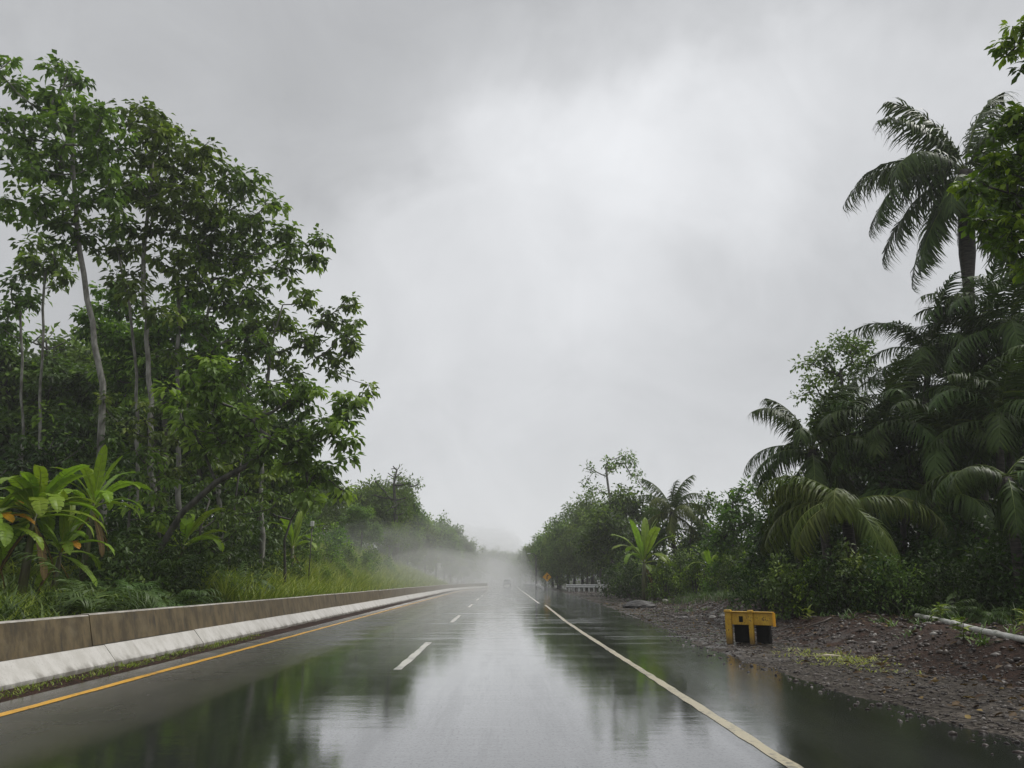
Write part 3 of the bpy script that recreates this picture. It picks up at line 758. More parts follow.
# ------------------------------------------------------------------ forest trees (prototypes copied down the road)
def proto_tree(name, h, cw, ch, nblob, seed, leafm, barkm, L=0.44, nleaf=38, csize=0.85, sparse=1.0, open_=False):
    random.seed(seed)
    root = empty(name)
    top = h - ch * 0.35
    tr = [Vector((0, 0, -0.3)), Vector((random.uniform(-.2, .2), random.uniform(-.2, .2), top * 0.5)), Vector((random.uniform(-.4, .4), random.uniform(-.4, .4), top))]
    tg = []
    for k in range(nblob):
        a = random.uniform(0, 6.283); u = random.random() ** 0.5; zz = random.uniform(-0.5, 0.5)
        rr = cw / 2 * u * (1 - 0.9 * abs(zz) ** 2 * 2 * (0.9 if zz > 0 else 0.5))
        c = Vector((math.cos(a) * rr, math.sin(a) * rr, h - ch / 2 + zz * ch))
        br = cw * random.uniform(0.11, 0.2)
        for _ in range(int(9 * sparse)):
            d = Vector((random.gauss(0, 1), random.gauss(0, 1), random.gauss(0, 0.7))).normalized() * random.random() ** 0.4
            tg.append(c + d * br)
    tg = [t for t in tg if t.z > 0.4]
    sk = Skel(tr, 0.02 * h + 0.05, 0.014 * h + 0.04); sk.grow([tuple(t) for t in tg], 0.25, step=1.2)
    sk.mesh_builder(0.02, 5).build('trunk', barkm, root, smooth=True)
    lb = LB(); clumps(lb, np.array([tuple(t) for t in tg]), nleaf, csize, L, 0.5, LEAF4, (0.1, 0.65), 0.35, 0.12, 'ball')
    link('crown', lb.mesh('crown'), leafm, root)
    return root

FAR = M['leaf_far']
protos = [
    proto_tree('forest_tree', 10, 8, 7.5, 26, 11, FAR, DB),
    proto_tree('forest_tree', 10, 6.5, 6.5, 20, 12, FAR, DB),
    proto_tree('forest_tree', 10, 9, 8.5, 30, 13, FAR, DB, L=0.4),
    proto_tree('forest_tree', 10, 7, 4.6, 16, 14, FAR, PALE, sparse=0.8),
]
used = set()
def plant(k, x, y, h, label, group, width=1.0, name=None):
    o = protos[k] if k not in used else copy_tree(protos[k])
    used.add(k)
    s = h / 10.0
    o.location = (x, y, float(gh(x, y)) - 0.05); o.scale = (s * width, s * width, s); o.rotation_euler = (0, 0, random.uniform(0, 6.28))
    if name: o.name = name
    tag(o, label, 'tree', group)
    return o

random.seed(5)
# left of the road, behind the light shrubs: heights fall off with distance in the picture
LF = 'hazy forest trees along the left side of the road'
for (px, Y, h) in ((372, 78, 9.6), (350, 70, 8.4), (398, 93, 11.5), (388, 90, 9.5), (408, 97, 11), (418, 104, 10.5), (434, 112, 9.5), (330, 64, 8.0), (385, 72, 7.0), (415, 100, 10.0), (410, 84, 7.0), (428, 112, 9.8), (400, 110, 12.0),
                   (438, 125, 9.8), (425, 98, 6.5), (446, 140, 9.4), (440, 112, 5.6), (453, 155, 9.2), (459, 170, 8.6), (452, 135, 5.2), (465, 190, 8.4), (470, 215, 8.2), (474, 240, 8.4),
                   (463, 160, 4.8), (471, 195, 5.2), (478, 275, 8.0), (481, 310, 8), (300, 58, 9.5), (270, 52, 10), (235, 50, 11), (360, 105, 12.5), (200, 48, 10), (320, 90, 13), (280, 80, 14), (150, 50, 12), (90, 52, 13), (30, 54, 13)):
    X = (px - 500) / F * Y
    if px > 225 and Y < 115: X -= 1.9 if px > 380 else 5.0
    if px > 310: h -= 2.4 * float(sst(140, 85, Y)) * (0.9 if px < 440 else 0.5)
    plant(random.randrange(4) if px > 380 else random.randrange(3), X, Y, h, 'hazy green forest tree beyond the roadside barrier, left of the road', LF)

# dead-topped tree standing out of the hazy left forest
def dead_top():
    base = at(396, 560, 88); base.z = float(gh(base.x, base.y)) - 0.05
    root = empty('dead_topped_tree', base); tag(root, 'old tree with a bare forked top above the hazy left forest', 'tree')
    Y = 88
    sk = Skel([base, at(396, 530, Y), at(395, 500, Y), at(394, 485, Y), at(397, 470, Y)], 0.42, 0.3)
    tg = blob_points([(376, 481, 7), (383, 490, 7), (410, 484, 8), (417, 482, 5), (408, 494, 7), (385, 502, 10), (404, 503, 10), (395, 512, 12), (375, 495, 5)], Y, 0.55, yspread=0.8)
    bare = [tuple(at(px, py, Y)) for px, py in ((391, 469), (400, 466), (388, 473), (393, 466), (402, 472))]
    sk.grow([tuple(t) for t in tg] + bare, 0.4); mb = sk.mesh_builder(0.05); mb.v = [tuple(Vector(v) - base) for v in mb.v]
    mb.build('trunk', DB, root, smooth=True)
    lb = LB(); clumps(lb, np.array([tuple(t - base) for t in tg]), 26, 0.8, 0.36, 0.5, LEAF4, (0.1, 0.5), 0.2, 0.05, 'ball')
    link('crown', lb.mesh('crown'), FAR, root)
dead_top()

# right of the road
RF = 'hazy forest trees along the right side of the road'
for (px, Y, h) in ((513, 330, 9), (516, 290, 8), (520, 250, 8.6), (525, 215, 7.2), (530, 190, 8), (536, 170, 8.2), (544, 150, 8.6), (551, 140, 9.4), (558, 135, 9.2), (566, 130, 10.2), (573, 128, 9), (580, 118, 10.5),
                   (590, 112, 11), (598, 108, 11.5), (585, 105, 8), (572, 114, 7), (604, 98, 10), (556, 120, 5.6)):
    X = (px - 500) / F * Y
    plant(random.randrange(3), X, Y, h, 'hazy green forest tree at the far right roadside, beyond the guardrails', RF)
# woods closing the view where the road ends in the haze
EF = 'trees across the far end of the road'
for k in range(22):
    plant(k % 4, -75 + k * 7 + random.uniform(-2, 2), 385 + random.uniform(-15, 30), random.uniform(11, 17), 'ghostly tree in the row closing the far end of the road', EF)

# nearer right-hand trees
grown_tree('feathery_tree', 'tall thin-crowned tree with airy feathery top above the dark right treeline',
    [(612, 575), (612, 520), (608, 485), (606, 468)],
    [(604, 463, 9), (588, 470, 7), (620, 462, 9), (634, 462, 8), (628, 455, 7), (612, 470, 8), (640, 480, 6), (584, 482, 6), (597, 488, 8), (632, 475, 7), (645, 488, 5)],
    78, FAR, PALE, 0.22, 0.15, k=1.1, nleaf=16, csize=0.6, L=0.34, style='ball', yspread=2)
grown_tree('leafy_tree', 'full dark green tree under the feathery crown, right of the road',
    [(622, 585), (622, 550), (620, 520)],
    [(622, 505, 20), (605, 520, 18), (640, 512, 18), (598, 540, 18), (620, 535, 22), (642, 540, 20), (612, 556, 18), (635, 565, 20), (590, 550, 13)],
    68, M['leaf_mid'], DB, 0.25, 0.2, k=0.9, nleaf=40, csize=0.8, L=0.4, style='ball', yspread=2)
grown_tree('leafy_tree', 'mid-height tree behind the distant coconut palm, right of the road',
    [(690, 585), (690, 545), (692, 515)],
    [(655, 520, 14), (700, 515, 12), (710, 500, 9), (705, 535, 15), (650, 545, 14), (690, 545, 16), (720, 540, 15), (665, 535, 14)],
    58, M['leaf_mid'], DB, 0.18, 0.14, k=1.1, nleaf=38, csize=0.65, L=0.36, style='ball', yspread=1.5)
grown_tree('leafy_tree', 'bright green rounded tree with a thin drooping leading shoot, left of the big palms',
    [(735, 585), (734, 545), (736, 515)],
    [(732, 510, 14), (722, 525, 15), (745, 520, 14), (738, 497, 9), (730, 545, 18), (750, 545, 14), (746, 488, 4), (712, 545, 12)],
    44, M['leaf_fresh'], DB, 0.13, 0.1, k=1.5, nleaf=40, csize=0.5, L=0.3, style='ball', tint=(0.05, 0.45))
grown_tree('leafy_tree', 'light green open-crowned tree rising behind the low palms on the right',
    [(852, 580), (850, 480), (846, 420), (842, 370)],
    [(842, 348, 15), (860, 345, 12), (825, 355, 12), (808, 362, 8), (812, 378, 9), (835, 375, 16), (858, 370, 13), (828, 400, 15), (806, 395, 8), (850, 400, 17), (870, 360, 8), (820, 420, 14), (842, 425, 16)],
    34, M['leaf_bush'], DB, 0.13, 0.1, k=2.6, nleaf=40, csize=0.4, L=0.2, W=0.6, style='ball', tint=(0.2, 0.7), fresh=0.2)
for lab, tr, bl, Y in (
    ('dark dense tree behind the palms on the right, left of the tall coconut trunk', [(880, 580), (880, 500), (885, 440)], [(860, 450, 22), (880, 480, 28), (915, 490, 24), (840, 470, 25), (850, 510, 30), (905, 510, 32), (820, 500, 22), (870, 540, 30)], 37),
    ('dark dense tree at the right picture edge behind the clustered palms', [(985, 580), (985, 500), (990, 430)], [(915, 425, 18), (940, 405, 14), (965, 400, 16), (890, 445, 16), (960, 440, 30), (1000, 420, 30), (1040, 420, 36), (980, 470, 34), (1025, 470, 36), (945, 480, 28), (960, 520, 32), (1010, 520, 36), (1050, 510, 40), (940, 540, 30)], 36),
    ('low black-green tree under the drooping fronds right of the road', [(800, 585), (800, 550), (805, 520)], [(790, 520, 20), (815, 515, 22), (775, 545, 20), (805, 550, 24), (835, 545, 24), (765, 565, 16), (790, 575, 20)], 33)):
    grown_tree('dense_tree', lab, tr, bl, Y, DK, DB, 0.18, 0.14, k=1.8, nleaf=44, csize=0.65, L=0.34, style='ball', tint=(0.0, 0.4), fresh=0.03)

for lab, tr, bl, Y, mt in (
    ('leafy tree with lighter tips in front of the slim palms', [(905, 580), (905, 500), (910, 450)], [(905, 455, 18), (930, 470, 18), (885, 475, 16), (915, 495, 18), (945, 500, 16), (960, 470, 14), (895, 510, 16)], 25.5, 'leaf_dark'),
    ('leafy tree filling the gap under the low left-leaning coconut palm', [(800, 585), (798, 530), (800, 490)], [(795, 490, 16), (815, 480, 16), (780, 505, 14), (825, 505, 18), (800, 520, 18), (840, 480, 14), (850, 460, 14), (835, 450, 12)], 30, 'leaf_bush')):
    grown_tree('leafy_tree', lab, tr, bl, Y, M[mt], DB, 0.1, 0.08, k=1.7, nleaf=34, csize=0.42, L=0.26, W=0.5, style='ball', first=0.1, tint=(0.0, 0.55), fresh=0.12, yspread=0.8)
# near tree reaching in from the right picture edge
grown_tree('almond_tree', 'near glossy-leaved tree reaching in at the right edge before the tall palm',
    [(1120, 560), (1110, 400), (1090, 260), (1075, 140), (1070, 60)],
    [(990, 165, 18), (1005, 130, 20), (975, 190, 16), (985, 215, 18), (1012, 185, 24), (1030, 150, 30), (1020, 225, 26), (1000, 245, 13), (1035, 260, 20), (1014, 42, 17), (1030, 20, 20), (1026, 58, 10), (1064, 150, 36), (1070, 200, 45), (1090, 40, 45), (1120, 130, 50), (1110, 260, 40), (1040, 205, 25)],
    13.5, M['leaf_fresh'], DB, 0.13, 0.09, k=5.5, nleaf=22, csize=0.22, L=0.2, W=0.45, tpl=LEAF8, droop=0.0, fresh=0.3, tint=(0.05, 0.55), first=0.4, yspread=0.4)

# ------------------------------------------------------------------ palms
def frond_mesh(length, e0, bend, leaflet, n=44, hang=0.8, seed=0, rach_r=0.03, twist=0.0):
    """a pinnate frond leaving the origin along +x at elevation e0 and arching over"""
    r = np.random.default_rng(seed)
    S = 26; pts = [np.zeros(3)]; e = e0; az = 0.0
    for k in range(S):
        u = k / S
        e -= bend / S * (0.5 + 1.0 * u)
        az += twist / S
        pts.append(pts[-1] + np.array([math.cos(e) * math.cos(az), math.cos(e) * math.sin(az), math.sin(e)]) * length / S)
    pts = np.array(pts); tang = unit(np.gradient(pts, axis=0))
    lb = LB()
    u = np.linspace(0.14, 1.0, n); u = np.concatenate([u, u]); sgn = np.repeat([1, -1], n)
    idx = u * S; i0 = np.clip(idx.astype(int), 0, S - 1); fr = (idx - i0)[:, None]
    P = pts[i0] * (1 - fr) + pts[i0 + 1] * fr; Tn = unit(tang[i0] * (1 - fr) + tang[i0 + 1] * fr)
    side = unit(np.cross(Tn, [0, 0, 1.0]) + 1e-5) * sgn[:, None]
    ln = leaflet * (0.35 + 0.65 * np.sin(np.pi * np.clip(u * 0.92, 0, 1)) ** 0.7) * r.uniform(0.8, 1.12, len(u)) * np.where(u > 0.9, 0.8, 1)
    upv = np.cross(side, Tn) * sgn[:, None]
    d = side * 0.85 + Tn * (0.35 + 0.8 * u[:, None]) + np.array([0, 0, -hang]) * (0.2 + r.uniform(0, 0.85, (len(u), 1))) + r.normal(0, 0.13, (len(u), 3))
    w = 0.06 * (leaflet / 0.8)
    tint = np.clip(r.normal(0.38, 0.12, len(u)), 0, 1)
    lb.add(*leaves(BLADE, P, d, upv + 1e-4, ln, np.full(len(u), max(0.035, w)), tint))
    mb = MB(); mb.tube([Vector(p) for p in pts], [rach_r * (1 - 0.85 * k / S) for k in range(S + 1)], 5)
    # join rachis into the leaflet mesh as triangles
    V = np.array(mb.v); T = []
    for f in mb.f:
        for k in range(1, len(f) - 1): T.append((f[0], f[k], f[k + 1]))
    lb.add(V, np.array(T), np.full(len(T), 0.75))
    return lb.mesh('frond')

def frond_set(length, leaflet, seed, n=44, hang=0.8):
    spec = [(78, 55), (62, 85), (45, 95), (28, 95), (8, 85), (-15, 65), (-48, 35)]
    return [frond_mesh(length * random.uniform(0.94, 1.05), R(e), R(bd), leaflet, n, hang, seed + i, 0.028 * length / 4, random.uniform(-0.3, 0.3)) for i, (e, bd) in enumerate(spec)]

random.seed(21)
COCO = frond_set(4.4, 1.15, 100, 62, 1.2)
ARECA = frond_set(3.1, 0.8, 200, 40, 0.5)
COCO_L = frond_set(4.4, 1.1, 300, 60, 1.3)
DEAD = [frond_mesh(3.0, R(-62), R(25), 0.6, 34, 1.4, 401), frond_mesh(2.6, R(-70), R(15), 0.55, 30, 1.4, 402)]

def palm(name, label, crown, base_xy, fronds, r_base, r_top, nf=20, fm='frond', scale=1.0, group=None, dead=0, az0=None, levels=None, trunk_bulge=0.0, extra=()):
    bx, by = base_xy; base = Vector((bx, by, float(gh(bx, by)) - 0.05))
    root = empty(name, base); tag(root, label, 'palm', group)
    top = crown - base
    pts, rad = [], []
    n = 14
    for k in range(n + 1):
        u = k / n
        p = Vector((top.x * (u ** 1.3), top.y * u, top.z * u)) + Vector((0.05 * math.sin(u * 5), 0.04 * math.sin(u * 4 + 1), 0))
        if k == n: p = top
        pts.append(p); rad.append((r_base * (1 - u) + r_top * u) * (1 + 0.5 * math.exp(-u * 14)) * (1 + trunk_bulge * (u > 0.72)))
    MB().tube(pts, rad, 10).build('trunk', M['palm_bark'], root, smooth=True)
    ga = 2.39996
    for k in range(nf):
        u = (k + 0.5) / nf
        lv = min(6, int(u * 6.2)) if levels is None else levels[k % len(levels)]
        me = fronds[lv]
        o = bpy.data.objects.new('frond', me); col.objects.link(o); o.parent = root
        if not me.materials: me.materials.append(M[fm])
        o.location = top + Vector((0, 0, 0.1 - 0.35 * u * scale))
        az = k * ga + random.uniform(-0.25, 0.25) if az0 is None else az0[k % len(az0)] + random.uniform(-0.15, 0.15)
        s = scale * random.uniform(0.85, 1.08)
        o.rotation_euler = (random.uniform(-0.12, 0.12), random.uniform(-0.08, 0.08), az); o.scale = (s, s, s)
    for k in range(dead):
        me = DEAD[k % 2]
        if not me.materials: me.materials.append(M['frond_dead'])
        o = bpy.data.objects.new('dead_frond', me); col.objects.link(o); o.parent = root
        o.location = top + Vector((0, 0, -0.35 - 0.12 * (k % 5))); o.rotation_euler = (0, 0, k * 2.1 + 0.3); o.scale = (0.8,) * 3
    return root

random.seed(33)
# the tall coconut palm: crown hub, then trunk down to its foot
c = at(966, 172, 29)
palm('coconut_palm', 'tallest coconut palm at the upper right, long drooping fronds against the sky', c, (at(985, 560, 29).x, 29.3), COCO, 0.24, 0.2, nf=27, scale=1.14, levels=[0, 0, 1, 1, 1, 2, 2, 3, 3, 3, 4, 4, 4, 4, 5, 5, 5, 5, 6, 6, 6, 6, 2, 3, 4, 4, 5], az0=[2.8, 0.2, 1.9, 3.4, -0.2, 0.1, 2.4, 3.0, -0.3, 3.6, 2.8, 3.4, 0.4, -0.5, 3.1, 2.5, 0.1, 3.8, 2.9, 3.5, 0.5, 4.4, 4.6, 1.5, 1.6, 4.7, 4.2], dead=16, trunk_bulge=0.5)
palm('coconut_palm', 'low coconut palm leaning its fronds left over the open sky, middle right', at(812, 450, 27), (at(830, 560, 27).x, 27.2), COCO, 0.16, 0.13, nf=18, scale=0.72)
random.seed(44)
palm('coconut_palm', 'nearest coconut palm right of the road, its yellow-green fronds arching down to the spoil bank', at(846, 505, 22.5), (at(854, 570, 22.5).x, 22.6), COCO_L, 0.17, 0.15, nf=20, fm='frond_yellow', scale=0.68, levels=[2, 3, 4, 3, 4, 5, 2, 4, 3, 5], az0=[3.1, 2.5, 3.7, 4.2, 3.4, 4.8, 2.0, 2.8, 5.6, 1.0])
palm('coconut_palm', 'small distant coconut palm in the middle of the right treeline', at(672, 512, 54), (at(676, 570, 54).x, 54.2), COCO_L, 0.16, 0.13, nf=18, scale=0.72)
random.seed(55)
AG = 'clustered slim palms below the tall coconut palm'
for i, (px, py, Y, bx, sc, lab) in enumerate((
        (930, 352, 28, 918, 1.0, 'left-hand slim palm with a rounded feathery crown below the tall coconut palm'),
        (985, 330, 27, 986, 1.0, 'middle slim palm with a thick dark trunk right under the tall coconut palm'),
        (1012, 325, 25, 1012, 1.0, 'right-hand slim palm at the picture edge below the tall coconut palm'),
        (905, 400, 30, 903, 0.9, 'shorter slim palm left of and below its cluster'),
        (958, 385, 30, 952, 0.9, 'shorter slim palm half hidden in the middle of its cluster'),
        (884, 432, 26, 882, 0.9, 'low slim palm between the light open tree and the taller slim palms'),
        (950, 440, 24.5, 952, 0.95, 'low slim palm in front of the thick dark trunk'),
        (1000, 415, 23, 1004, 0.95, 'low slim palm near the right picture edge above the hanging leaflets'),
        (1035, 385, 26, 1035, 1.0, 'slim palm cut by the right picture edge'))):
    palm('slim_palm', lab, at(px, py, Y), (at(bx, 560, Y).x, Y + 0.2), ARECA, 0.13, 0.1, nf=20, scale=sc * 1.05, group=AG, levels=[0, 1, 1, 2, 2, 3, 3, 4, 4, 5])
palm('low_palm', 'low palm with hanging leaflets at the right edge above the white pipe', at(1008, 478, 18.5), (at(1018, 570, 18.5).x, 18.6), COCO, 0.12, 0.11, nf=15, scale=0.5, levels=[2, 3, 4, 5, 3, 4, 2, 5])
palm('low_palm', 'low dark palm in the shade between the two big drooping palms', at(935, 500, 24), (at(935, 570, 24).x, 24.2), COCO, 0.12, 0.11, nf=15, scale=0.65, levels=[2, 3, 4, 5, 3, 4, 2, 5])

# ------------------------------------------------------------------ banana plants
def banana_leaf_mesh(length, e0, bend, seed, width=0.42, torn=0.5):
    r = random.Random(seed)
    S = 22; V = []; T = []; tint = []
    pts = []; e = e0; p = Vector((0, 0, 0)); pet = 0.16
    for k in range(S + 1):
        pts.append(p.copy()); u = k / S
        p = p + Vector((math.cos(e), 0, math.sin(e))) * (length / S)
        e -= bend / S * (0.3 + 1.4 * u)
    def wid(u):
        if u < pet: return 0.02
        t = (u - pet) / (1 - pet)
        return width / 2 * min(1, (math.sin(math.pi * min(1, t * 0.97 + 0.03)) ** 0.45)) * (1 if t < 0.93 else 0.75)
    for s in (1, -1):
        strip_base = r.uniform(0, 0.12); gap = False
        for k in range(S):
            u0, u1 = k / S, (k + 1) / S
            if r.random() < torn * 0.55: strip_base = r.uniform(-0.04, 0.22); cut = 0.16 * r.random()
            else: cut = 0.0
            t = (pts[min(k + 1, S)] - pts[k]).normalized(); nrm = Vector((-t.z, 0, t.x))
            w0, w1 = wid(u0 + 0.001), wid(u1)
            a0 = pts[k] + t * (cut * length / S); a1 = pts[k + 1]
            lift = 0.28; i = len(V)
            fold = strip_base
            def edge(a, w, f, fwd): return a + Vector((0, s * w, 0)) + nrm * (lift * w * 0.5 - f * w * 1.2) + t * (w * 0.25 * fwd)
            def midp(a, w, f): return a + Vector((0, s * w * 0.5, 0)) + nrm * (lift * w * 0.45 - f * w * 0.25) + t * (w * 0.08)
            for q in (a0, midp(a0, w0, fold), edge(a0, w0 * (1 - cut), fold, 1), a1, midp(a1, w1, fold), edge(a1, w1, fold, 1)): V.append(tuple(q))
            for q in ((i, i + 1, i + 4), (i, i + 4, i + 3), (i + 1, i + 2, i + 5), (i + 1, i + 5, i + 4)):
                T.append(q if s < 0 else q[::-1]); tint.append(min(1, max(0, 0.42 + r.gauss(0, 0.05))))
    mb = MB(); mb.tube([q - Vector((0, 0, 0.012)) for q in pts], [0.03 * (1 - 0.85 * k / S) for k in range(S + 1)], 5)
    o = len(V); V += mb.v
    for f in mb.f:
        for k in range(1, len(f) - 1): T.append((f[0] + o, f[k] + o, f[k + 1] + o)); tint.append(0.85)
    return np_mesh('leaf', np.array(V), np.array(T), tint)

random.seed(66)
BL = [banana_leaf_mesh(2.1, R(e), R(bd), 500 + i, w, t) for i, (e, bd, w, t) in enumerate(
    ((80, 30, 0.34, 0.3), (66, 75, 0.4, 0.7), (52, 105, 0.42, 0.9), (36, 118, 0.42, 1.0), (14, 95, 0.4, 1.1), (-20, 62, 0.38, 1.2)))]
BLY = banana_leaf_mesh(1.7, R(42), R(110), 540, 0.4, 1.0)
BLD = banana_leaf_mesh(1.7, R(-55), R(30), 550, 0.28, 1.2)
for me in BL: me.materials.append(M['banana'])
BLY.materials.append(M['yellow_leaf']); BLD.materials.append(M['dry'])

def banana(label, x, y, h, n=10, s=1.0, yellow=(), dry=2, group='banana plants', az=None, lv=None):
    z = float(gh(x, y)) - 0.05
    root = empty('banana_plant', (x, y, z)); tag(root, label, 'banana plant', group)
    MB().tube([(0, 0, 0), (0.02, 0.01, h * 0.5), (0.05, 0.0, h)], [0.14 * s, 0.11 * s, 0.06 * s], 9).build('stem', M['stem'], root, smooth=True)
    for k in range(n):
        me = BL[lv[k % len(lv)] if lv else min(5, int((k + 0.5) / n * 6))]
        o = bpy.data.objects.new('leaf', me); col.objects.link(o); o.parent = root
        o.location = (0.05, 0, h - 0.25 * k / n * s)
        a = az[k % len(az)] if az else k * 2.4 + random.uniform(-0.3, 0.3)
        q = s * random.uniform(0.85, 1.1); o.rotation_euler = (random.uniform(-0.25, 0.25), 0, a); o.scale = (q, q, q)
    for a in yellow:
        o = bpy.data.objects.new('dying_leaf', BLY); col.objects.link(o); o.parent = root; o['label'] = 'orange-yellow dying leaf'
        o.location = (0.05, 0, h - 0.1); o.rotation_euler = (0.2, 0, a); o.scale = (s * 0.9,) * 3
    for k in range(dry):
        o = bpy.data.objects.new('dry_leaf', BLD); col.objects.link(o); o.parent = root; o['label'] = 'brown dry hanging leaf'
        o.location = (0.05, 0, h - 0.3); o.rotation_euler = (0, 0, k * 2.6 + 0.7); o.scale = (s,) * 3
    return root

def bx(px, Y): return (px - 500) / F * Y * 1.0
banana('largest banana plant on the left bank, broad torn leaves fanning over the barrier', bx(42, 18.5), 18.5, 2.3, 26, 0.86, yellow=(2.9,), dry=3, lv=[1, 2, 2, 3, 3, 3, 4, 4, 4, 5, 1, 2, 5])
banana('upright banana plant right behind the largest one on the left bank', bx(98, 20.5), 20.5, 2.65, 17, 0.75, dry=3, lv=[0, 1, 1, 2, 2, 3, 3, 4, 4, 5])
banana('banana plant with an orange dying leaf, cut by the left picture edge', bx(-4, 18.0), 18.0, 1.95, 18, 0.8, yellow=(0.1, -0.5), lv=[1, 2, 3, 3, 4, 4, 5, 2])
banana('short banana plant at the foot of the largest one, leaning right', bx(72, 19.3), 19.3, 1.4, 16, 0.66, yellow=(-0.6,))
banana('pale lit banana plant far along the left bank near the marker post', bx(297, 37), 37, 1.9, 9, 0.95, lv=[0, 1, 1, 2, 2, 3])
banana('bright lone banana plant standing at the edge of the right-hand spoil ground', bx(640, 50), 50, 2.6, 14, 1.45, dry=1, lv=[0, 0, 1, 1, 2, 0, 2, 3, 4, 1, 3])
banana('small banana sucker beside the bright lone banana plant on the right', bx(650, 50.5), 50.5, 1.4, 8, 0.85, dry=1, lv=[0, 1, 1, 2, 3])
banana('banana plant half hidden in the bushes left of the drooping palm', bx(705, 46), 46, 1.8, 9, 1.0, dry=0, lv=[1, 1, 2, 2, 3, 4])
banana('dull banana plant under the leaning tree on the left bank', bx(190, 25), 25, 1.9, 9, 0.95, lv=[1, 2, 2, 3, 4, 3])

# ------------------------------------------------------------------ shrubs
def proto_shrub(seed, leafm, h=2.0, w=2.2, L=0.16, ncl=70, nleaf=22, tint=(0.1, 0.6), fresh=0.15, tpl=LEAF4, csize=0.3):
    random.seed(seed); root = empty('shrub')
    tg = []
    for k in range(ncl):
        a = random.uniform(0, 6.283); el = random.random()
        rr = w / 2 * math.sqrt(1 - el ** 2) * random.uniform(0.45, 1.05); lump = 1 + 0.25 * math.sin(a * 3 + seed) * math.cos(a * 2 + seed * 2)
        tg.append((math.cos(a) * rr * lump, math.sin(a) * rr * lump, 0.15 + h * 0.9 * el * random.uniform(0.75, 1.08) * lump))
    mb = MB()
    for t in tg[::3]:
        mb.tube([(t[0] * 0.08, t[1] * 0.08, -0.1), (t[0] * 0.5, t[1] * 0.5, t[2] * 0.62), t], [0.022, 0.014, 0.006], 4, cap=False)
    mb.build('stems', DB, root, smooth=True)
    lb = LB(); clumps(lb, np.array(tg), nleaf, csize, L, 0.5, tpl, tint, 0.3, fresh, 'ball')
    link('foliage', lb.mesh('foliage'), leafm, root)
    return root
shr = [proto_shrub(1, M['leaf_bush']), proto_shrub(2, M['leaf_bush'], 2.2, 2.0, 0.14), proto_shrub(3, M['fern'], 1.6, 2.4, 0.2), proto_shrub(4, M['leaf_dark'], 2.0, 2.4, 0.17, fresh=0.05), proto_shrub(5, M['leaf_fresh'], 1.7, 1.8, 0.16)]
sused = set()
def shrub(k, x, y, s, label, group, sz=1.0):
    o = shr[k] if k not in sused else copy_tree(shr[k])
    sused.add(k)
    o.location = (x, y, float(gh(x, y)) - 0.05); o.scale = (s, s, s * sz); o.rotation_euler = (0, 0, random.uniform(0, 6.28))
    tag(o, label, 'shrub', group)
random.seed(77)
for (px, Y, s, k) in ((360, 66, 1.9, 0), (340, 60, 1.6, 1), (378, 76, 2.2, 0), (395, 82, 1.7, 1), (372, 62, 1.3, 1), (410, 92, 1.8, 0), (325, 55, 1.6, 0), (345, 50, 1.2, 1),
                      (305, 50, 1.5, 1), (330, 46, 1.0, 0), (425, 105, 1.9, 1), (436, 120, 1.8, 0), (405, 78, 1.0, 4), (392, 70, 0.9, 4), (445, 138, 1.8, 1)):
    shrub(k, bx(px, Y) - 2.8, Y, s * 0.75, 'pale green misty shrub on the bank behind the far barrier', 'misty shrubs behind the barrier')
for (px, Y, s) in ((285, 40, 0.9), (300, 44, 1.0), (318, 43, 0.8), (335, 48, 1.0), (352, 54, 1.1), (368, 58, 1.0), (330, 40, 0.6), (350, 46, 0.7), (375, 66, 1.1), (390, 72, 1.0), (310, 50, 1.3), (340, 56, 1.4), (270, 38, 0.9)):
    shrub(4, bx(px, Y), Y, s, 'bright yellow-green low bush in the misty grass behind the left barrier', 'yellow-green bushes on the grassy bank')
for (px, Y, s, k) in ((130, 21, 1.0, 2), (150, 24, 1.25, 2), (175, 22, 0.85, 3), (205, 25, 1.0, 2), (230, 28, 1.1, 3), (250, 31, 1.0, 2), (120, 25, 1.4, 3), (165, 28, 1.5, 2), (210, 32, 1.6, 3), (270, 35, 1.3, 2), (240, 36, 1.7, 2), (145, 32, 2.0, 3), (185, 34, 2.0, 3), (100, 28, 1.9, 3), (60, 27, 1.9, 3), (10, 27, 1.9, 3), (-30, 24, 1.8, 3), (285, 42, 1.5, 2), (265, 40, 1.9, 0)):
    shrub(k, bx(px, Y), Y, s, 'dim green bush in the undergrowth between the banana plants and the misty bank', 'undergrowth bushes on the left bank')
for (px, Y, s, k) in ((660, 48, 1.2, 4), (675, 50, 1.4, 1), (690, 47, 1.2, 4), (700, 50, 1.6, 0), (715, 44, 1.2, 4), (730, 42, 1.2, 0), (745, 40, 1.1, 4), (622, 58, 1.4, 3), (628, 66, 1.6, 3), (616, 112, 1.6, 3), (600, 116, 1.9, 3), (655, 55, 1.7, 3), (685, 55, 2.0, 3), (718, 50, 1.9, 3), (630, 62, 1.6, 0)):
    shrub(k, bx(px, Y), Y, s, 'green bush at the foot of the right treeline left of the drooping palm', 'bushes along the right treeline')
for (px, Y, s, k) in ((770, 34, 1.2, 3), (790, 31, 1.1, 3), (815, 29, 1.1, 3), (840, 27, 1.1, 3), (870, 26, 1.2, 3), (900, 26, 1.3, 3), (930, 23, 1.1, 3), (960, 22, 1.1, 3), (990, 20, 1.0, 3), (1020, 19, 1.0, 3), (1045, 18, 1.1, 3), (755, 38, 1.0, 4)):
    shrub(k, bx(px, Y), Y, s, 'dark bush in the deep shade under the right-hand palms', 'dark bushes under the palms')

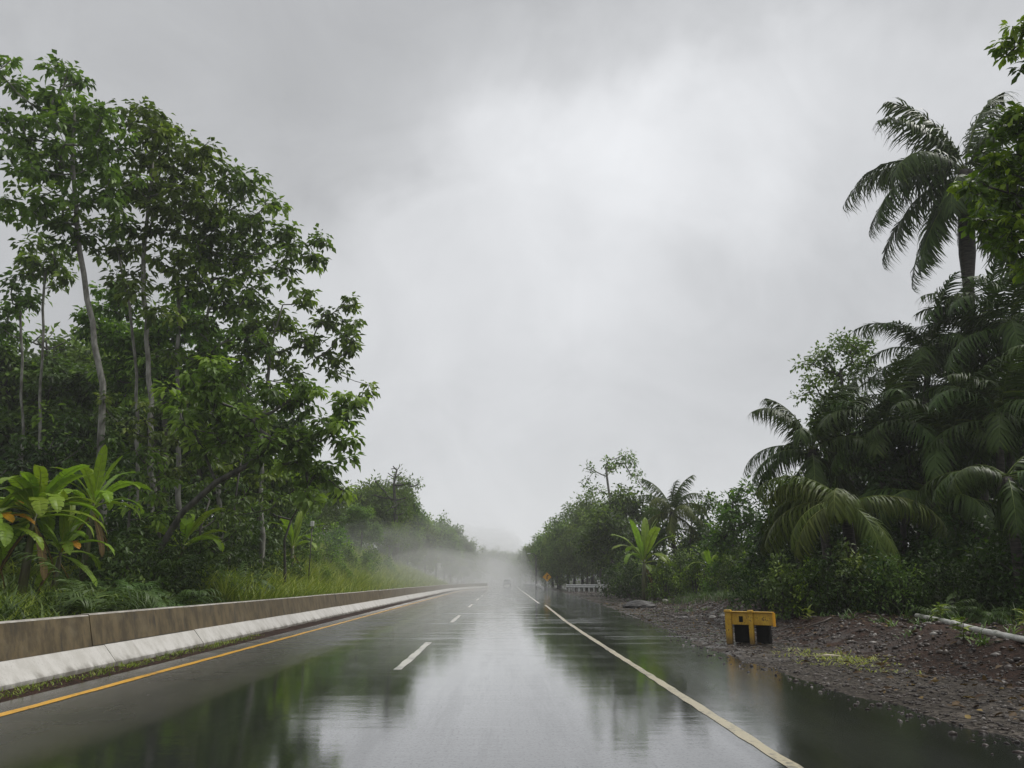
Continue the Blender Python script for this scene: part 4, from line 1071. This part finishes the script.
random.seed(88)
def fern_mesh(seed):
    r = random.Random(seed); V, T, t = [], [], []; n0 = 0
    for k in range(13):
        me = frond_mesh(r.uniform(0.9, 1.5), R(r.uniform(35, 80)), R(r.uniform(60, 110)), 0.34, 22, 0.25, seed * 50 + k, 0.008)
        v = np.empty(len(me.vertices) * 3, np.float32); me.vertices.foreach_get('co', v); v = v.reshape(-1, 3)
        f = np.empty(len(me.loops), np.int32); me.loops.foreach_get('vertex_index', f)
        tt = np.empty(len(me.polygons), np.float32); me.attributes['tint'].data.foreach_get('value', tt)
        a = k * 2.4 + r.uniform(-0.3, 0.3); c, s_ = math.cos(a), math.sin(a)
        V.append(np.stack([v[:, 0] * c - v[:, 1] * s_, v[:, 0] * s_ + v[:, 1] * c, v[:, 2]], -1)); T.append(f.reshape(-1, 3) + n0); t.append(tt); n0 += len(v)
        bpy.data.meshes.remove(me)
    return np_mesh('fern', np.concatenate(V), np.concatenate(T), np.concatenate(t))
FERNS = [fern_mesh(k + 1) for k in range(3)]
for me in FERNS: me.materials.append(M['fern'])
def fern(x, y, s, label, group):
    o = bpy.data.objects.new('fern', random.choice(FERNS)); col.objects.link(o)
    o.location = (x, y, float(gh(x, y)) - 0.03); o.rotation_euler = (random.uniform(-.1, .1), random.uniform(-.1, .1), random.uniform(0, 6.28)); o.scale = (s, s, s * random.uniform(0.9, 1.3))
    tag(o, label, 'fern', group)
for k in range(58):
    px, Y = random.uniform(95, 300), random.uniform(15.5, 30)
    if bx(px, Y) > -8.3: continue
    fern(bx(px, Y), Y, random.uniform(0.8, 1.5), 'arching fern in the green bank just behind the left barrier', 'ferns behind the left barrier')
for k in range(30):
    Y = random.uniform(14, 34); x = random.uniform(9.6, 13.5) if Y < 22 else random.uniform(10.5, 16)
    fern(x, Y, random.uniform(0.5, 0.95), 'fern in the dark ground cover behind the spoil bank on the right', 'ferns behind the spoil bank')

for (px, Y, s, k) in ((775, 21.5, 0.75, 0), (800, 21, 0.7, 4), (822, 20.5, 0.8, 3), (845, 20.5, 0.85, 0), (868, 20, 0.8, 3), (890, 19.5, 0.7, 0), (915, 20, 0.8, 3), (758, 24, 0.8, 3), (940, 19, 0.7, 3)):
    shrub(k, bx(px, Y), Y, s, 'small leafy bush growing along the top of the spoil bank on the right', 'small bushes on the spoil bank')
# thicket masses closing the woods
def thicket(name, xr, yr, zr, n, leafm, L, seed):
    global rng
    rng = np.random.default_rng(seed)
    x = rng.uniform(*xr, n); y = rng.uniform(*yr, n); z = gh(x, y) + zr[0] + (zr[1] - zr[0]) * rng.random(n) ** 1.3
    lb = LB(); clumps(lb, np.stack([x, y, z], -1), 20, 0.6, L, 0.5, LEAF4, (0.0, 0.4), 0.4, 0.04, 'ball')
    tag(link(name, lb.mesh(name), leafm), kind='stuff')
thicket('thicket', (-48, -17), (30, 58), (0.1, 6.5), 2600, M['leaf_mid'], 0.3, 91)
thicket('thicket', (14, 46), (26, 60), (0.1, 6.0), 3000, DK, 0.3, 92)

# ground cover
def blades(name, xy, h, w, mats, n_per=7, lean=0.5, tint=(0.2, 0.7), seed=0, cover=True):
    r = np.random.default_rng(seed)
    P = np.repeat(xy, n_per, 0); N = len(P)
    P = P + r.normal(0, 0.07, (N, 2))
    org = np.stack([P[:, 0], P[:, 1], gh(P[:, 0], P[:, 1]) - 0.02], -1)
    a = r.uniform(0, 6.283, N); l = r.uniform(0.2, 1.0, N) * lean
    d = np.stack([np.cos(a) * l, np.sin(a) * l, np.ones(N)], -1)
    up = np.stack([-np.cos(a), -np.sin(a), np.full(N, 0.4)], -1)
    base = np.repeat(r.uniform(*tint, len(xy)), n_per)
    L = h * r.uniform(0.55, 1.25, N)
    lb = LB(); lb.add(*leaves(BLADE, org, d, up, L, np.full(N, w), np.clip(base + r.normal(0, 0.08, N), 0, 1)))
    tag(link(name, lb.mesh(name), mats), kind='stuff')

r_ = np.random.default_rng(3)
def scatter(n, x0, x1, y0, y1, seed, yexp=1.0):
    r = np.random.default_rng(seed)
    return np.stack([r.uniform(x0, x1, n), y0 + (y1 - y0) * r.random(n) ** yexp], -1)
blades('grass', scatter(2600, -13, -7.2, 8, 26, 1), 0.55, 0.018, M['grass'], 8, 0.7, (0.25, 0.85), 11)
blades('grass', scatter(8000, -17, -7.2, 24, 110, 2, 1.3), 1.2, 0.055, M['grass'], 8, 0.6, (0.4, 0.95), 12)
blades('ferns', scatter(1500, -15, -7.3, 12, 40, 4), 0.75, 0.06, M['fern'], 9, 1.3, (0.1, 0.7), 13)
blades('weeds', scatter(260, -6.12, -5.8, 5, 20, 6, 1.2), 0.10, 0.014, M['grass'], 7, 1.1, (0.1, 0.8), 14)
rb = scatter(1100, 9.0, 16, 10, 45, 7)
blades('grass', rb, 0.45, 0.02, M['fern'], 8, 0.9, (0.1, 0.7), 15)
blades('weeds', np.concatenate([scatter(40, 7.2, 9.2, 11, 34, 8), scatter(40, 8, 12, 34, 55, 9)]), 0.26, 0.03, M['fern'], 11, 1.5, (0.2, 0.8), 16)
ry = np.stack([r_.normal(5.75, 0.32, 150), r_.normal(13.6, 0.9, 150)], -1)
blades('dry_grass', ry, 0.12, 0.02, M['grass'], 6, 2.2, (0.8, 1.0), 17)

# ------------------------------------------------------------------ stones
ICO_V = None
def stone_arrays(n, px, py, size, seed):
    """n lumpy pebbles as one triangle soup"""
    import bmesh
    bm = bmesh.new(); bmesh.ops.create_icosphere(bm, subdivisions=1, radius=1.0)
    tv = np.array([v.co[:] for v in bm.verts]); bm.verts.index_update()
    tt = np.array([[v.index for v in f.verts] for f in bm.faces]); bm.free()
    r = np.random.default_rng(seed)
    sc = size[:, None] * r.uniform(0.55, 1.3, (n, 3)) * np.array([1, 1, 0.65])
    a = r.uniform(0, 6.283, n); ca, sa = np.cos(a), np.sin(a)
    J = tv[None] * (1 + r.uniform(-0.38, 0.32, (n, len(tv), 1)))
    Vx = J[:, :, 0] * sc[:, 0:1]; Vy = J[:, :, 1] * sc[:, 1:2]; Vz = J[:, :, 2] * sc[:, 2:3]
    X = Vx * ca[:, None] - Vy * sa[:, None] + px[:, None]; Y = Vx * sa[:, None] + Vy * ca[:, None] + py[:, None]
    Z = Vz + (np.maximum(gh(px, py), np.where(px < edge_r(py) + 0.25, 0.0, -1)) + size * 0.05)[:, None]
    V = np.stack([X, Y, Z], -1).reshape(-1, 3)
    T = (tt[None] + (np.arange(n) * len(tv))[:, None, None]).reshape(-1, 3)
    return V, T
def stone_mat():
    m, b = mat('loose_stones')
    g = b.n('ShaderNodeNewGeometry')
    p = b.n('ShaderNodeBsdfPrincipled')
    c = b.mix(b.ramp(g.outputs['Random Per Island'], 0.1, 0.75), (0.016, 0.011, 0.009), (0.07, 0.055, 0.046))
    c = b.mix(b.ramp(g.outputs['Random Per Island'], 0.84, 1.0), c, (0.26, 0.24, 0.22))
    b.put(p, 'Base Color', c); b.put(p, 'Roughness', 0.4); b.put(p, 'Specular IOR Level', 0.3)
    return finish(m, b, p.outputs[0])
M['stones'] = stone_mat()
def gravel(n, x0, x1, y0, y1, s0, s1, seed, name='gravel'):
    r = np.random.default_rng(seed)
    y = y0 + (y1 - y0) * r.random(n) ** 1.4; x = r.uniform(x0, x1, n)
    keep = x > edge_r(y) + 0.15 - 0.75 * r.random(n) ** 3; x, y = x[keep], y[keep]
    s = s0 + (s1 - s0) * r.random(len(x)) ** 3.5
    V, T = stone_arrays(len(x), x, y, s, seed + 1)
    tag(link(name, np_mesh(name, V, T), M['stones'], smooth=False), kind='stuff')
gravel(17000, 3.5, 7.4, 5.5, 32, 0.008, 0.04, 31)
gravel(9500, 6.2, 10.5, 8, 46, 0.007, 0.075, 32, 'rubble')
gravel(1500, 7.5, 14, 44, 95, 0.03, 0.14, 33, 'rubble')

def litter(n, x0, x1, y0, y1, seed):
    r = np.random.default_rng(seed)
    x = r.uniform(x0, x1, n); y = y0 + (y1 - y0) * r.random(n) ** 1.3; ok = x > edge_r(y) + 0.1; x, y = x[ok], y[ok]; n = len(x)
    org = np.stack([x, y, gh(x, y) + 0.025], -1); a = r.uniform(0, 6.283, n)
    d = np.stack([np.cos(a), np.sin(a), r.normal(0, 0.25, n)], -1); up = np.array([0, 0, 1.0]) + r.normal(0, 0.4, (n, 3))
    lb = LB(); lb.add(*leaves(LEAF8, org, d, up, r.uniform(0.05, 0.17, n), r.uniform(0.03, 0.07, n), r.beta(1.2, 2.2, n)))
    tag(link('leaf_litter', lb.mesh('leaf_litter'), M['dry']), kind='stuff')
litter(2600, 4.6, 12, 6, 48, 41)
random.seed(12)
M['twig'] = simple_mat('wet_twig', (0.03, 0.022, 0.016), (0.12, 0.09, 0.065), 5, 0.6)
for k in range(26):
    y = random.uniform(9, 36); x = random.uniform(6.0, 9.6); L = random.uniform(0.3, 1.1); a = random.uniform(0, 6.28)
    pts = []
    for t in range(5):
        px_, py_ = x + math.cos(a) * L * t / 4 + random.uniform(-.03, .03), y + math.sin(a) * L * t / 4 + random.uniform(-.03, .03)
        pts.append((px_ - x, py_ - y, float(gh(px_, py_)) - float(gh(x, y)) + 0.03))
    o = MB().tube(pts, [0.022 * L + 0.006, 0.02 * L, 0.016 * L, 0.012 * L, 0.005], 6).build('dead_twig', M['twig'], smooth=True)
    o.location = (x, y, float(gh(x, y))); tag(o, 'dark wet twig lying on the brown spoil bank', 'twig', 'twigs on the spoil bank')

# ------------------------------------------------------------------ barrier
def build_barrier():
    root = empty('concrete_barrier', (-6.4, 0, 0))
    tag(root, 'long concrete road barrier on the left, stained brown above a whitewashed sloping foot', 'barrier')
    # path: straight, then easing right at its far end
    def px_(y): return float(np.interp(y, [-20, 92, 104, 116, 128, 138], [0, 0, 0.35, 1.2, 2.6, 4.6]))
    up = [(-0.02, 0.335), (0.03, 0.335), (-0.09, 0.80), (-0.105, 0.815), (-0.245, 0.815), (-0.26, 0.80), (-0.36, 0.335)]
    up = [(0.02, 0.335), (-0.095, 0.795), (-0.115, 0.812), (-0.245, 0.812), (-0.26, 0.795), (-0.36, 0.335)]
    lo = [(0.255, -0.05), (0.255, 0.07), (0.035, 0.333), (-0.375, 0.333), (-0.40, -0.05)]
    y = -17.2
    k = 0
    rr = random.Random(4)
    while y < 136:
        y2 = y + 3.75
        dx0, dx1 = px_(y), px_(y2)
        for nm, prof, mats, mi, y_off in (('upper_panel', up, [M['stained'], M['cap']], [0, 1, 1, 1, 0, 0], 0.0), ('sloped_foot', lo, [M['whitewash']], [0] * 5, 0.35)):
            if y > 108 and nm == 'sloped_foot' and False: continue
            mb = MB(); n = len(prof); g = 0.006
            jx = rr.uniform(-0.006, 0.006); jz = rr.uniform(-0.008, 0.008)
            seg = 4
            for s in range(seg + 1):
                u = s / seg; yy = y + y_off + g + (3.75 - 2 * g) * u
                for (x, z) in prof: mb.v.append((x + px_(yy) + jx, yy, z + (jz if z > 0.1 else 0)))
            for s in range(seg):
                for q in range(n):
                    q2 = (q + 1) % n
                    mb.face([s * n + q, s * n + q2, (s + 1) * n + q2, (s + 1) * n + q][::-1], mi[q])
            mb.face([q for q in range(n)], 0); mb.face([seg * n + q for q in reversed(range(n))], 0)
            mb.build(nm, mats, root)
        y = y2; k += 1
build_barrier()

# ------------------------------------------------------------------ yellow steel trestle
def build_trestle():
    p = at(738, 634, 17.2); x, y = p.x, 17.2; z = float(gh(x, y))
    root = empty('steel_trestle', (x - 0.1, y, z), R(-33)); root.scale = (0.8, 0.8, 1.0); tag(root, 'chipped yellow steel trestle frame standing on the muddy right verge', 'trestle')
    Ym, Bm = M['yellow_steel'], M['shade_black']
    MB().box((0.46, 0.02, 0.50), (1.24, 0.16, 0.25)).box((0.46, 0.0, 0.637), (1.24, 0.24, 0.022)).build('beam', Ym, root, bevel=0.012); beam = root.children[0]
    for lx, t in ((-0.08, 0.17), (0.52, 0.12)):
        m = MB(); m.box((lx, -0.08, 0.31), (t, 0.10, 0.66)); m.box((lx, -0.10, 0.655), (t + 0.03, 0.17, 0.05), taper=0.8)
        m.build('leg', Ym, root, bevel=0.014)
    for lx, w_ in ((0.24, 0.46), (0.76, 0.34)):  # added dark blocks: the shadowed void under the beam, painted as solid black
        MB().box((lx, 0.2, 0.19), (w_, 0.24, 0.36)).build('shade_block', Bm, root, bevel=0.01)
    MB().box((1.09, 0.02, 0.49), (0.03, 0.2, 0.27)).build('end_plate', M['sign_yellow'], beam)
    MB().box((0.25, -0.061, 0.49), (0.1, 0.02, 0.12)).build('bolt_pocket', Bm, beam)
build_trestle()

# ------------------------------------------------------------------ white pipe on the bank
def build_pipe():
    a, c2 = Vector((7.45, 10.6, 0)), Vector((9.35, 17.8, 0))
    pts = []
    root = empty('drain_pipe', (a.x, a.y, float(gh(a.x, a.y)))); tag(root, 'long white plastic drain pipe lying on the right bank among weeds', 'pipe')
    zs = [float(gh(a.lerp(c2, k / 12).x, a.lerp(c2, k / 12).y)) for k in range(13)]
    sl = (np.mean(zs[7:]) - np.mean(zs[:6])) / 6.5; ic = max(z - sl * k for k, z in enumerate(zs)) + 0.02
    for k in range(13):
        q = a.lerp(c2, k / 12); q.x += 0.04 * math.sin(k * 0.9); q.z = ic + sl * k
        pts.append(q - root.location)
    # pipe lengths meet in collars
    for (i, j) in ((0, 4), (4, 8), (8, 12)):
        MB().tube(pts[i:j + 1], 0.05, 12).build('pipe_length', M['pvc'], root, smooth=True)
    for i in (4, 8):
        d = (pts[i + 1] - pts[i - 1]).normalized()
        MB().tube([pts[i] - d * 0.09, pts[i] + d * 0.09], 0.06, 12).build('collar', M['pvc'], root, smooth=True)
build_pipe()

# ------------------------------------------------------------------ mound, rocks
def lump(name, label, cat, x, y, sx, sy, sz, m, seed, sink=0.25, group=None):
    import bmesh
    bm = bmesh.new(); bmesh.ops.create_icosphere(bm, subdivisions=3, radius=1.0)
    for v in bm.verts:
        n = noise.fractal(v.co * 1.7 + Vector((seed * 3.1, seed, 0)), 0.8, 2.0, 4)
        v.co *= 1 + 0.22 * n
        v.co = Vector((v.co.x * sx, v.co.y * sy, v.co.z * sz))
    me = bpy.data.meshes.new(name); bm.to_mesh(me); bm.free()
    o = link(name, me, m); o.location = (x, y, float(gh(x, y)) + sz * (1 - 2 * sink) * 0.5); tag(o, label, cat, group)
lump('spoil_mound', 'low black mound of spoil on the wet mud right of the road', 'mound', bx(634, 38.5), 38.5, 0.75, 0.6, 0.34, M['mound'], 3, 0.5)
for i, (px, py, Y, s, lab) in enumerate(((712, 606, 27, 0.12, 'pale wet stone on the spoil left of the yellow trestle'), (722, 607, 26.5, 0.09, 'small pale stone just behind the yellow trestle'),
        (801, 585, 30, 0.2, 'brown boulder at the foot of the dark palms'), (665, 596, 46, 0.16, 'whitish stone below the lone banana plant'), (684, 622, 27, 0.14, 'dark lump of stone at the muddy edge left of the trestle'),
        (640, 598, 44, 0.12, 'pale stone by the black spoil mound'))):
    q = at(px, py, Y); lump('rock', lab, 'rock', q.x, Y, s * 1.2, s, s * 0.7, M['rock_pale'] if i in (0, 1, 3, 5) else M['rock'], 20 + i, 0.3, 'loose stones on the right verge')
# driftwood stick in the mud
q = at(726, 658, 13.6)
st = MB().tube([(0, 0, 0.03), (0.2, 0.03, 0.04), (0.42, 0.02, 0.03)], [0.02, 0.028, 0.016], 7).build('stick', simple_mat('pale_wood', (0.3, 0.25, 0.17), (0.5, 0.44, 0.32), 6, 0.6), smooth=True)
st.location = (5.45, 13.9, float(gh(5.45, 13.9))); tag(st, 'pale broken stick on the gravel in front of the spoil bank', 'stick')

# tall single weeds on the spoil bank
def weed(label, x, y, h, n, m, seed):
    rr = np.random.default_rng(seed)
    z = float(gh(x, y)) - 0.03
    root = empty('weed', (x, y, z)); tag(root, label, 'weed', 'single weeds on the spoil bank')
    MB().tube([(0, 0, 0), (0.02, 0, h * 0.5), (0.05, 0.02, h)], [0.012, 0.009, 0.004], 5).build('stem', M['stem'], root, smooth=True)
    zz = rr.uniform(0.15, 1, n) * h; d = np.stack([rr.normal(0, 1, n), rr.normal(0, 1, n), rr.uniform(-0.2, 0.7, n)], -1)
    lb = LB(); lb.add(*leaves(LEAF8, np.stack([zz * 0.05, zz * 0, zz], -1), d, np.tile([0, 0, 1.0], (n, 1)), rr.uniform(0.14, 0.24, n), rr.uniform(0.06, 0.09, n), rr.uniform(0.3, 0.8, n)))
    link('foliage', lb.mesh('foliage'), m, root)
weed('yellowing broad-leaved weed on the spoil right of the trestle', bx(797, 19.5), 19.5, 0.3, 16, M['yellow_leaf'] if False else M['grass'], 1)
weed('thin upright weed at the back of the spoil bank', bx(818, 24), 24, 0.8, 12, M['fern'], 2)
weed('leafy weed growing below the drooping palm', bx(795, 26), 26, 0.75, 22, M['fern'], 3)
weed('weed in front of the white pipe', bx(925, 16.2), 16.2, 0.4, 26, M['grass'], 4)
weed('weed at the foot of the bank below the pipe', bx(945, 13), 13, 0.35, 20, M['grass'], 5)
weed('weed beside the pipe at the right edge', bx(1008, 12.4), 12.4, 0.4, 22, M['grass'], 6)

# ------------------------------------------------------------------ far roadside furniture
def guardrail(label, a, c, h=0.72, posts=8, slope=False):
    a, c = Vector(a), Vector(c); z0 = float(gh(a.x, a.y))
    root = empty('guardrail', (a.x, a.y, 0)); tag(root, label, 'guardrail')
    d = c - a; L = d.length; ang = math.atan2(d.y, d.x); rot = Matrix.Rotation(ang, 3, 'Z')
    mb = MB()
    prof = [(0.0, 0.42), (0.05, 0.47), (0.0, 0.55), (0.0, 0.60), (0.05, 0.67), (0.0, 0.73)]
    n = 12
    for k in range(n + 1):
        u = k / n; drop = 0.45 * max(0, (u - 0.7) / 0.3) if slope else 0
        for (o, z) in prof:
            p = rot @ Vector((L * u, -0.08 - o, 0)); mb.v.append((p.x, p.y, z * h / 0.73 - drop + 0.02 + max(z0, 0)))
    for k in range(n):
        for q in range(len(prof) - 1):
            i = k * len(prof) + q; mb.face([i, i + 1, i + len(prof) + 1, i + len(prof)])
    o = mb.build('rail', M['galv'], root); sm = o.modifiers.new('thick', 'SOLIDIFY'); sm.thickness = 0.012
    for k in range(posts):
        u = (k + 0.5) / posts; p = rot @ Vector((L * u, 0, 0))
        hh = h - (0.45 * max(0, (u - 0.7) / 0.3) if slope else 0)
        MB().box((p.x, p.y, max(z0, 0) + hh / 2 - 0.1), (0.12, 0.12, hh + 0.16), rot).build('post', M['galv'], root)
guardrail('white guardrail across the side track, far right of the road', (7.7, 92, 0), (13.2, 90, 0), 0.78, 10)
guardrail('short white guardrail end curving down beside the far edge line', (3.9, 128, 0), (6.3, 112, 0), 0.75, 5, True)
def white_post():
    x, y = bx(597, 76), 76; z = float(gh(x, y))
    rot = Matrix.Rotation(R(-12), 3, 'Y')
    root = empty('marker_post', (x, y, z)); tag(root, 'leaning white post in the rubble by the far guardrail', 'post')
    MB().box((0, 0, 0.5), (0.22, 0.16, 1.25), rot).build('shaft', M['white_paint'], root, bevel=0.02)
    MB().box(tuple(rot @ Vector((0, 0, 0.72)) + Vector((0, 0, 0.5))), (0.3, 0.2, 0.1), rot).build('cap', M['white_paint'], root, bevel=0.02)
white_post()
def left_marker():
    x, y = bx(315, 36), 36; z = float(gh(x, y))
    root = empty('marker_post', (x, y, z)); tag(root, 'thin dark pole with a small white box on top behind the left barrier', 'post')
    h = at(315, 526, 36).z - z
    MB().tube([(0, 0, -0.1), (0.02, 0, h)], 0.025, 8).build('shaft', M['bark_dark'], root, smooth=True)
    MB().box((0.02, -0.02, h + 0.1), (0.16, 0.1, 0.24)).build('box', M['white_paint'], root, bevel=0.02)
left_marker()
def warning_sign():
    c = at(547, 577, 98); x, y = c.x, 98; z = float(gh(x, y))
    root = empty('warning_sign', (x, y, z)); tag(root, 'yellow diamond warning sign on a post at the far right roadside', 'road sign')
    hc = c.z - z
    MB().tube([(0, 0.05, -0.1), (0, 0.05, hc + 0.3)], 0.04, 8).build('post', M['galv'], root, smooth=True)
    plate = MB().box((0, 0, hc), (0.78, 0.02, 0.78), Matrix.Rotation(R(45), 3, 'Y')).build('plate', M['sign_yellow'], root)
    m = MB().box((0.0, -0.014, hc - 0.1), (0.1, 0.006, 0.34)).box((0.06, -0.014, hc + 0.13), (0.1, 0.006, 0.22), Matrix.Rotation(R(35), 3, 'Y')).box((0.14, -0.0145, hc + 0.2), (0.2, 0.006, 0.07), Matrix.Rotation(R(35), 3, 'Y'))
    m.build('arrow_symbol', M['sign_black'], plate)
warning_sign()
def street_lamp():
    x, y = bx(535, 118), 118; z = float(gh(x, y))
    root = empty('street_lamp', (x, y, z)); tag(root, 'dark slim street lamp with an arm over the road, far right', 'street lamp')
    h = at(535, 555, 118).z - z
    MB().tube([(0, 0, -0.1), (0, 0, h * 0.6), (0, 0, h)], [0.12, 0.1, 0.07], 8).build('pole', M['bark_dark'], root, smooth=True)
    MB().tube([(0, 0, h - 0.1), (-0.4, 0, h + 0.15), (-0.85, 0, h + 0.2)], [0.05, 0.045, 0.04], 6).build('arm', M['bark_dark'], root, smooth=True)
    MB().box((-1.05, 0, h + 0.2), (0.55, 0.28, 0.14), taper=0.7).build('lamp_head', M['galv'], root, bevel=0.03)
street_lamp()

# ------------------------------------------------------------------ far car in the spray
def build_car():
    y = 185; x = bx(507, y)
    root = empty('car', (x, y, 0)); tag(root, 'small grey car far down the wet road, blurred by spray', 'car')
    prof = [(-2.05, 0.32), (-2.05, 0.78), (-1.95, 0.92), (-1.1, 0.98), (-0.5, 1.42), (0.2, 1.5), (1.1, 1.44), (1.75, 0.98), (2.05, 0.9), (2.1, 0.35)]
    mb = MB(); n = len(prof)
    for s, w in ((-1, 0.86), (1, 0.86)):
        for (yy, z) in prof: mb.v.append((s * (w if z < 1.1 else w * 0.78), yy, z))
    for k in range(n):
        k2 = (k + 1) % n; mb.face([k, k2, n + k2, n + k])
    mb.face(list(reversed(range(n)))); mb.face([n + k for k in range(n)])
    mb.build('body', M['car_paint'], root, bevel=0.06)
    w = MB(); w.v = [(-0.66, -1.02, 1.03), (0.66, -1.02, 1.03), (0.56, -0.55, 1.40), (-0.56, -0.55, 1.40)]; w.v = [(a, b_ - 0.05, c_ + 0.03) for a, b_, c_ in w.v]; w.face([0, 1, 2, 3])
    w.build('windscreen', M['glass_dark'], root)
    for sx in (-0.62, 0.62): MB().box((sx, -2.08, 0.74), (0.34, 0.08, 0.16)).build('headlight', M['lamp_glass'], root, bevel=0.02)
    for sx in (-0.78, 0.78):
        for yy in (-1.3, 1.3):
            MB().tube([(sx - 0.1, yy, 0.32), (sx + 0.1, yy, 0.32)], 0.32, 16).build('wheel', M['rubber'], root); MB().tube([(sx - 0.103, yy, 0.32), (sx + 0.103, yy, 0.32)], 0.19, 14).build('rim', M['galv'], [o for o in root.children if o.name.startswith('wheel')][-1])
build_car()
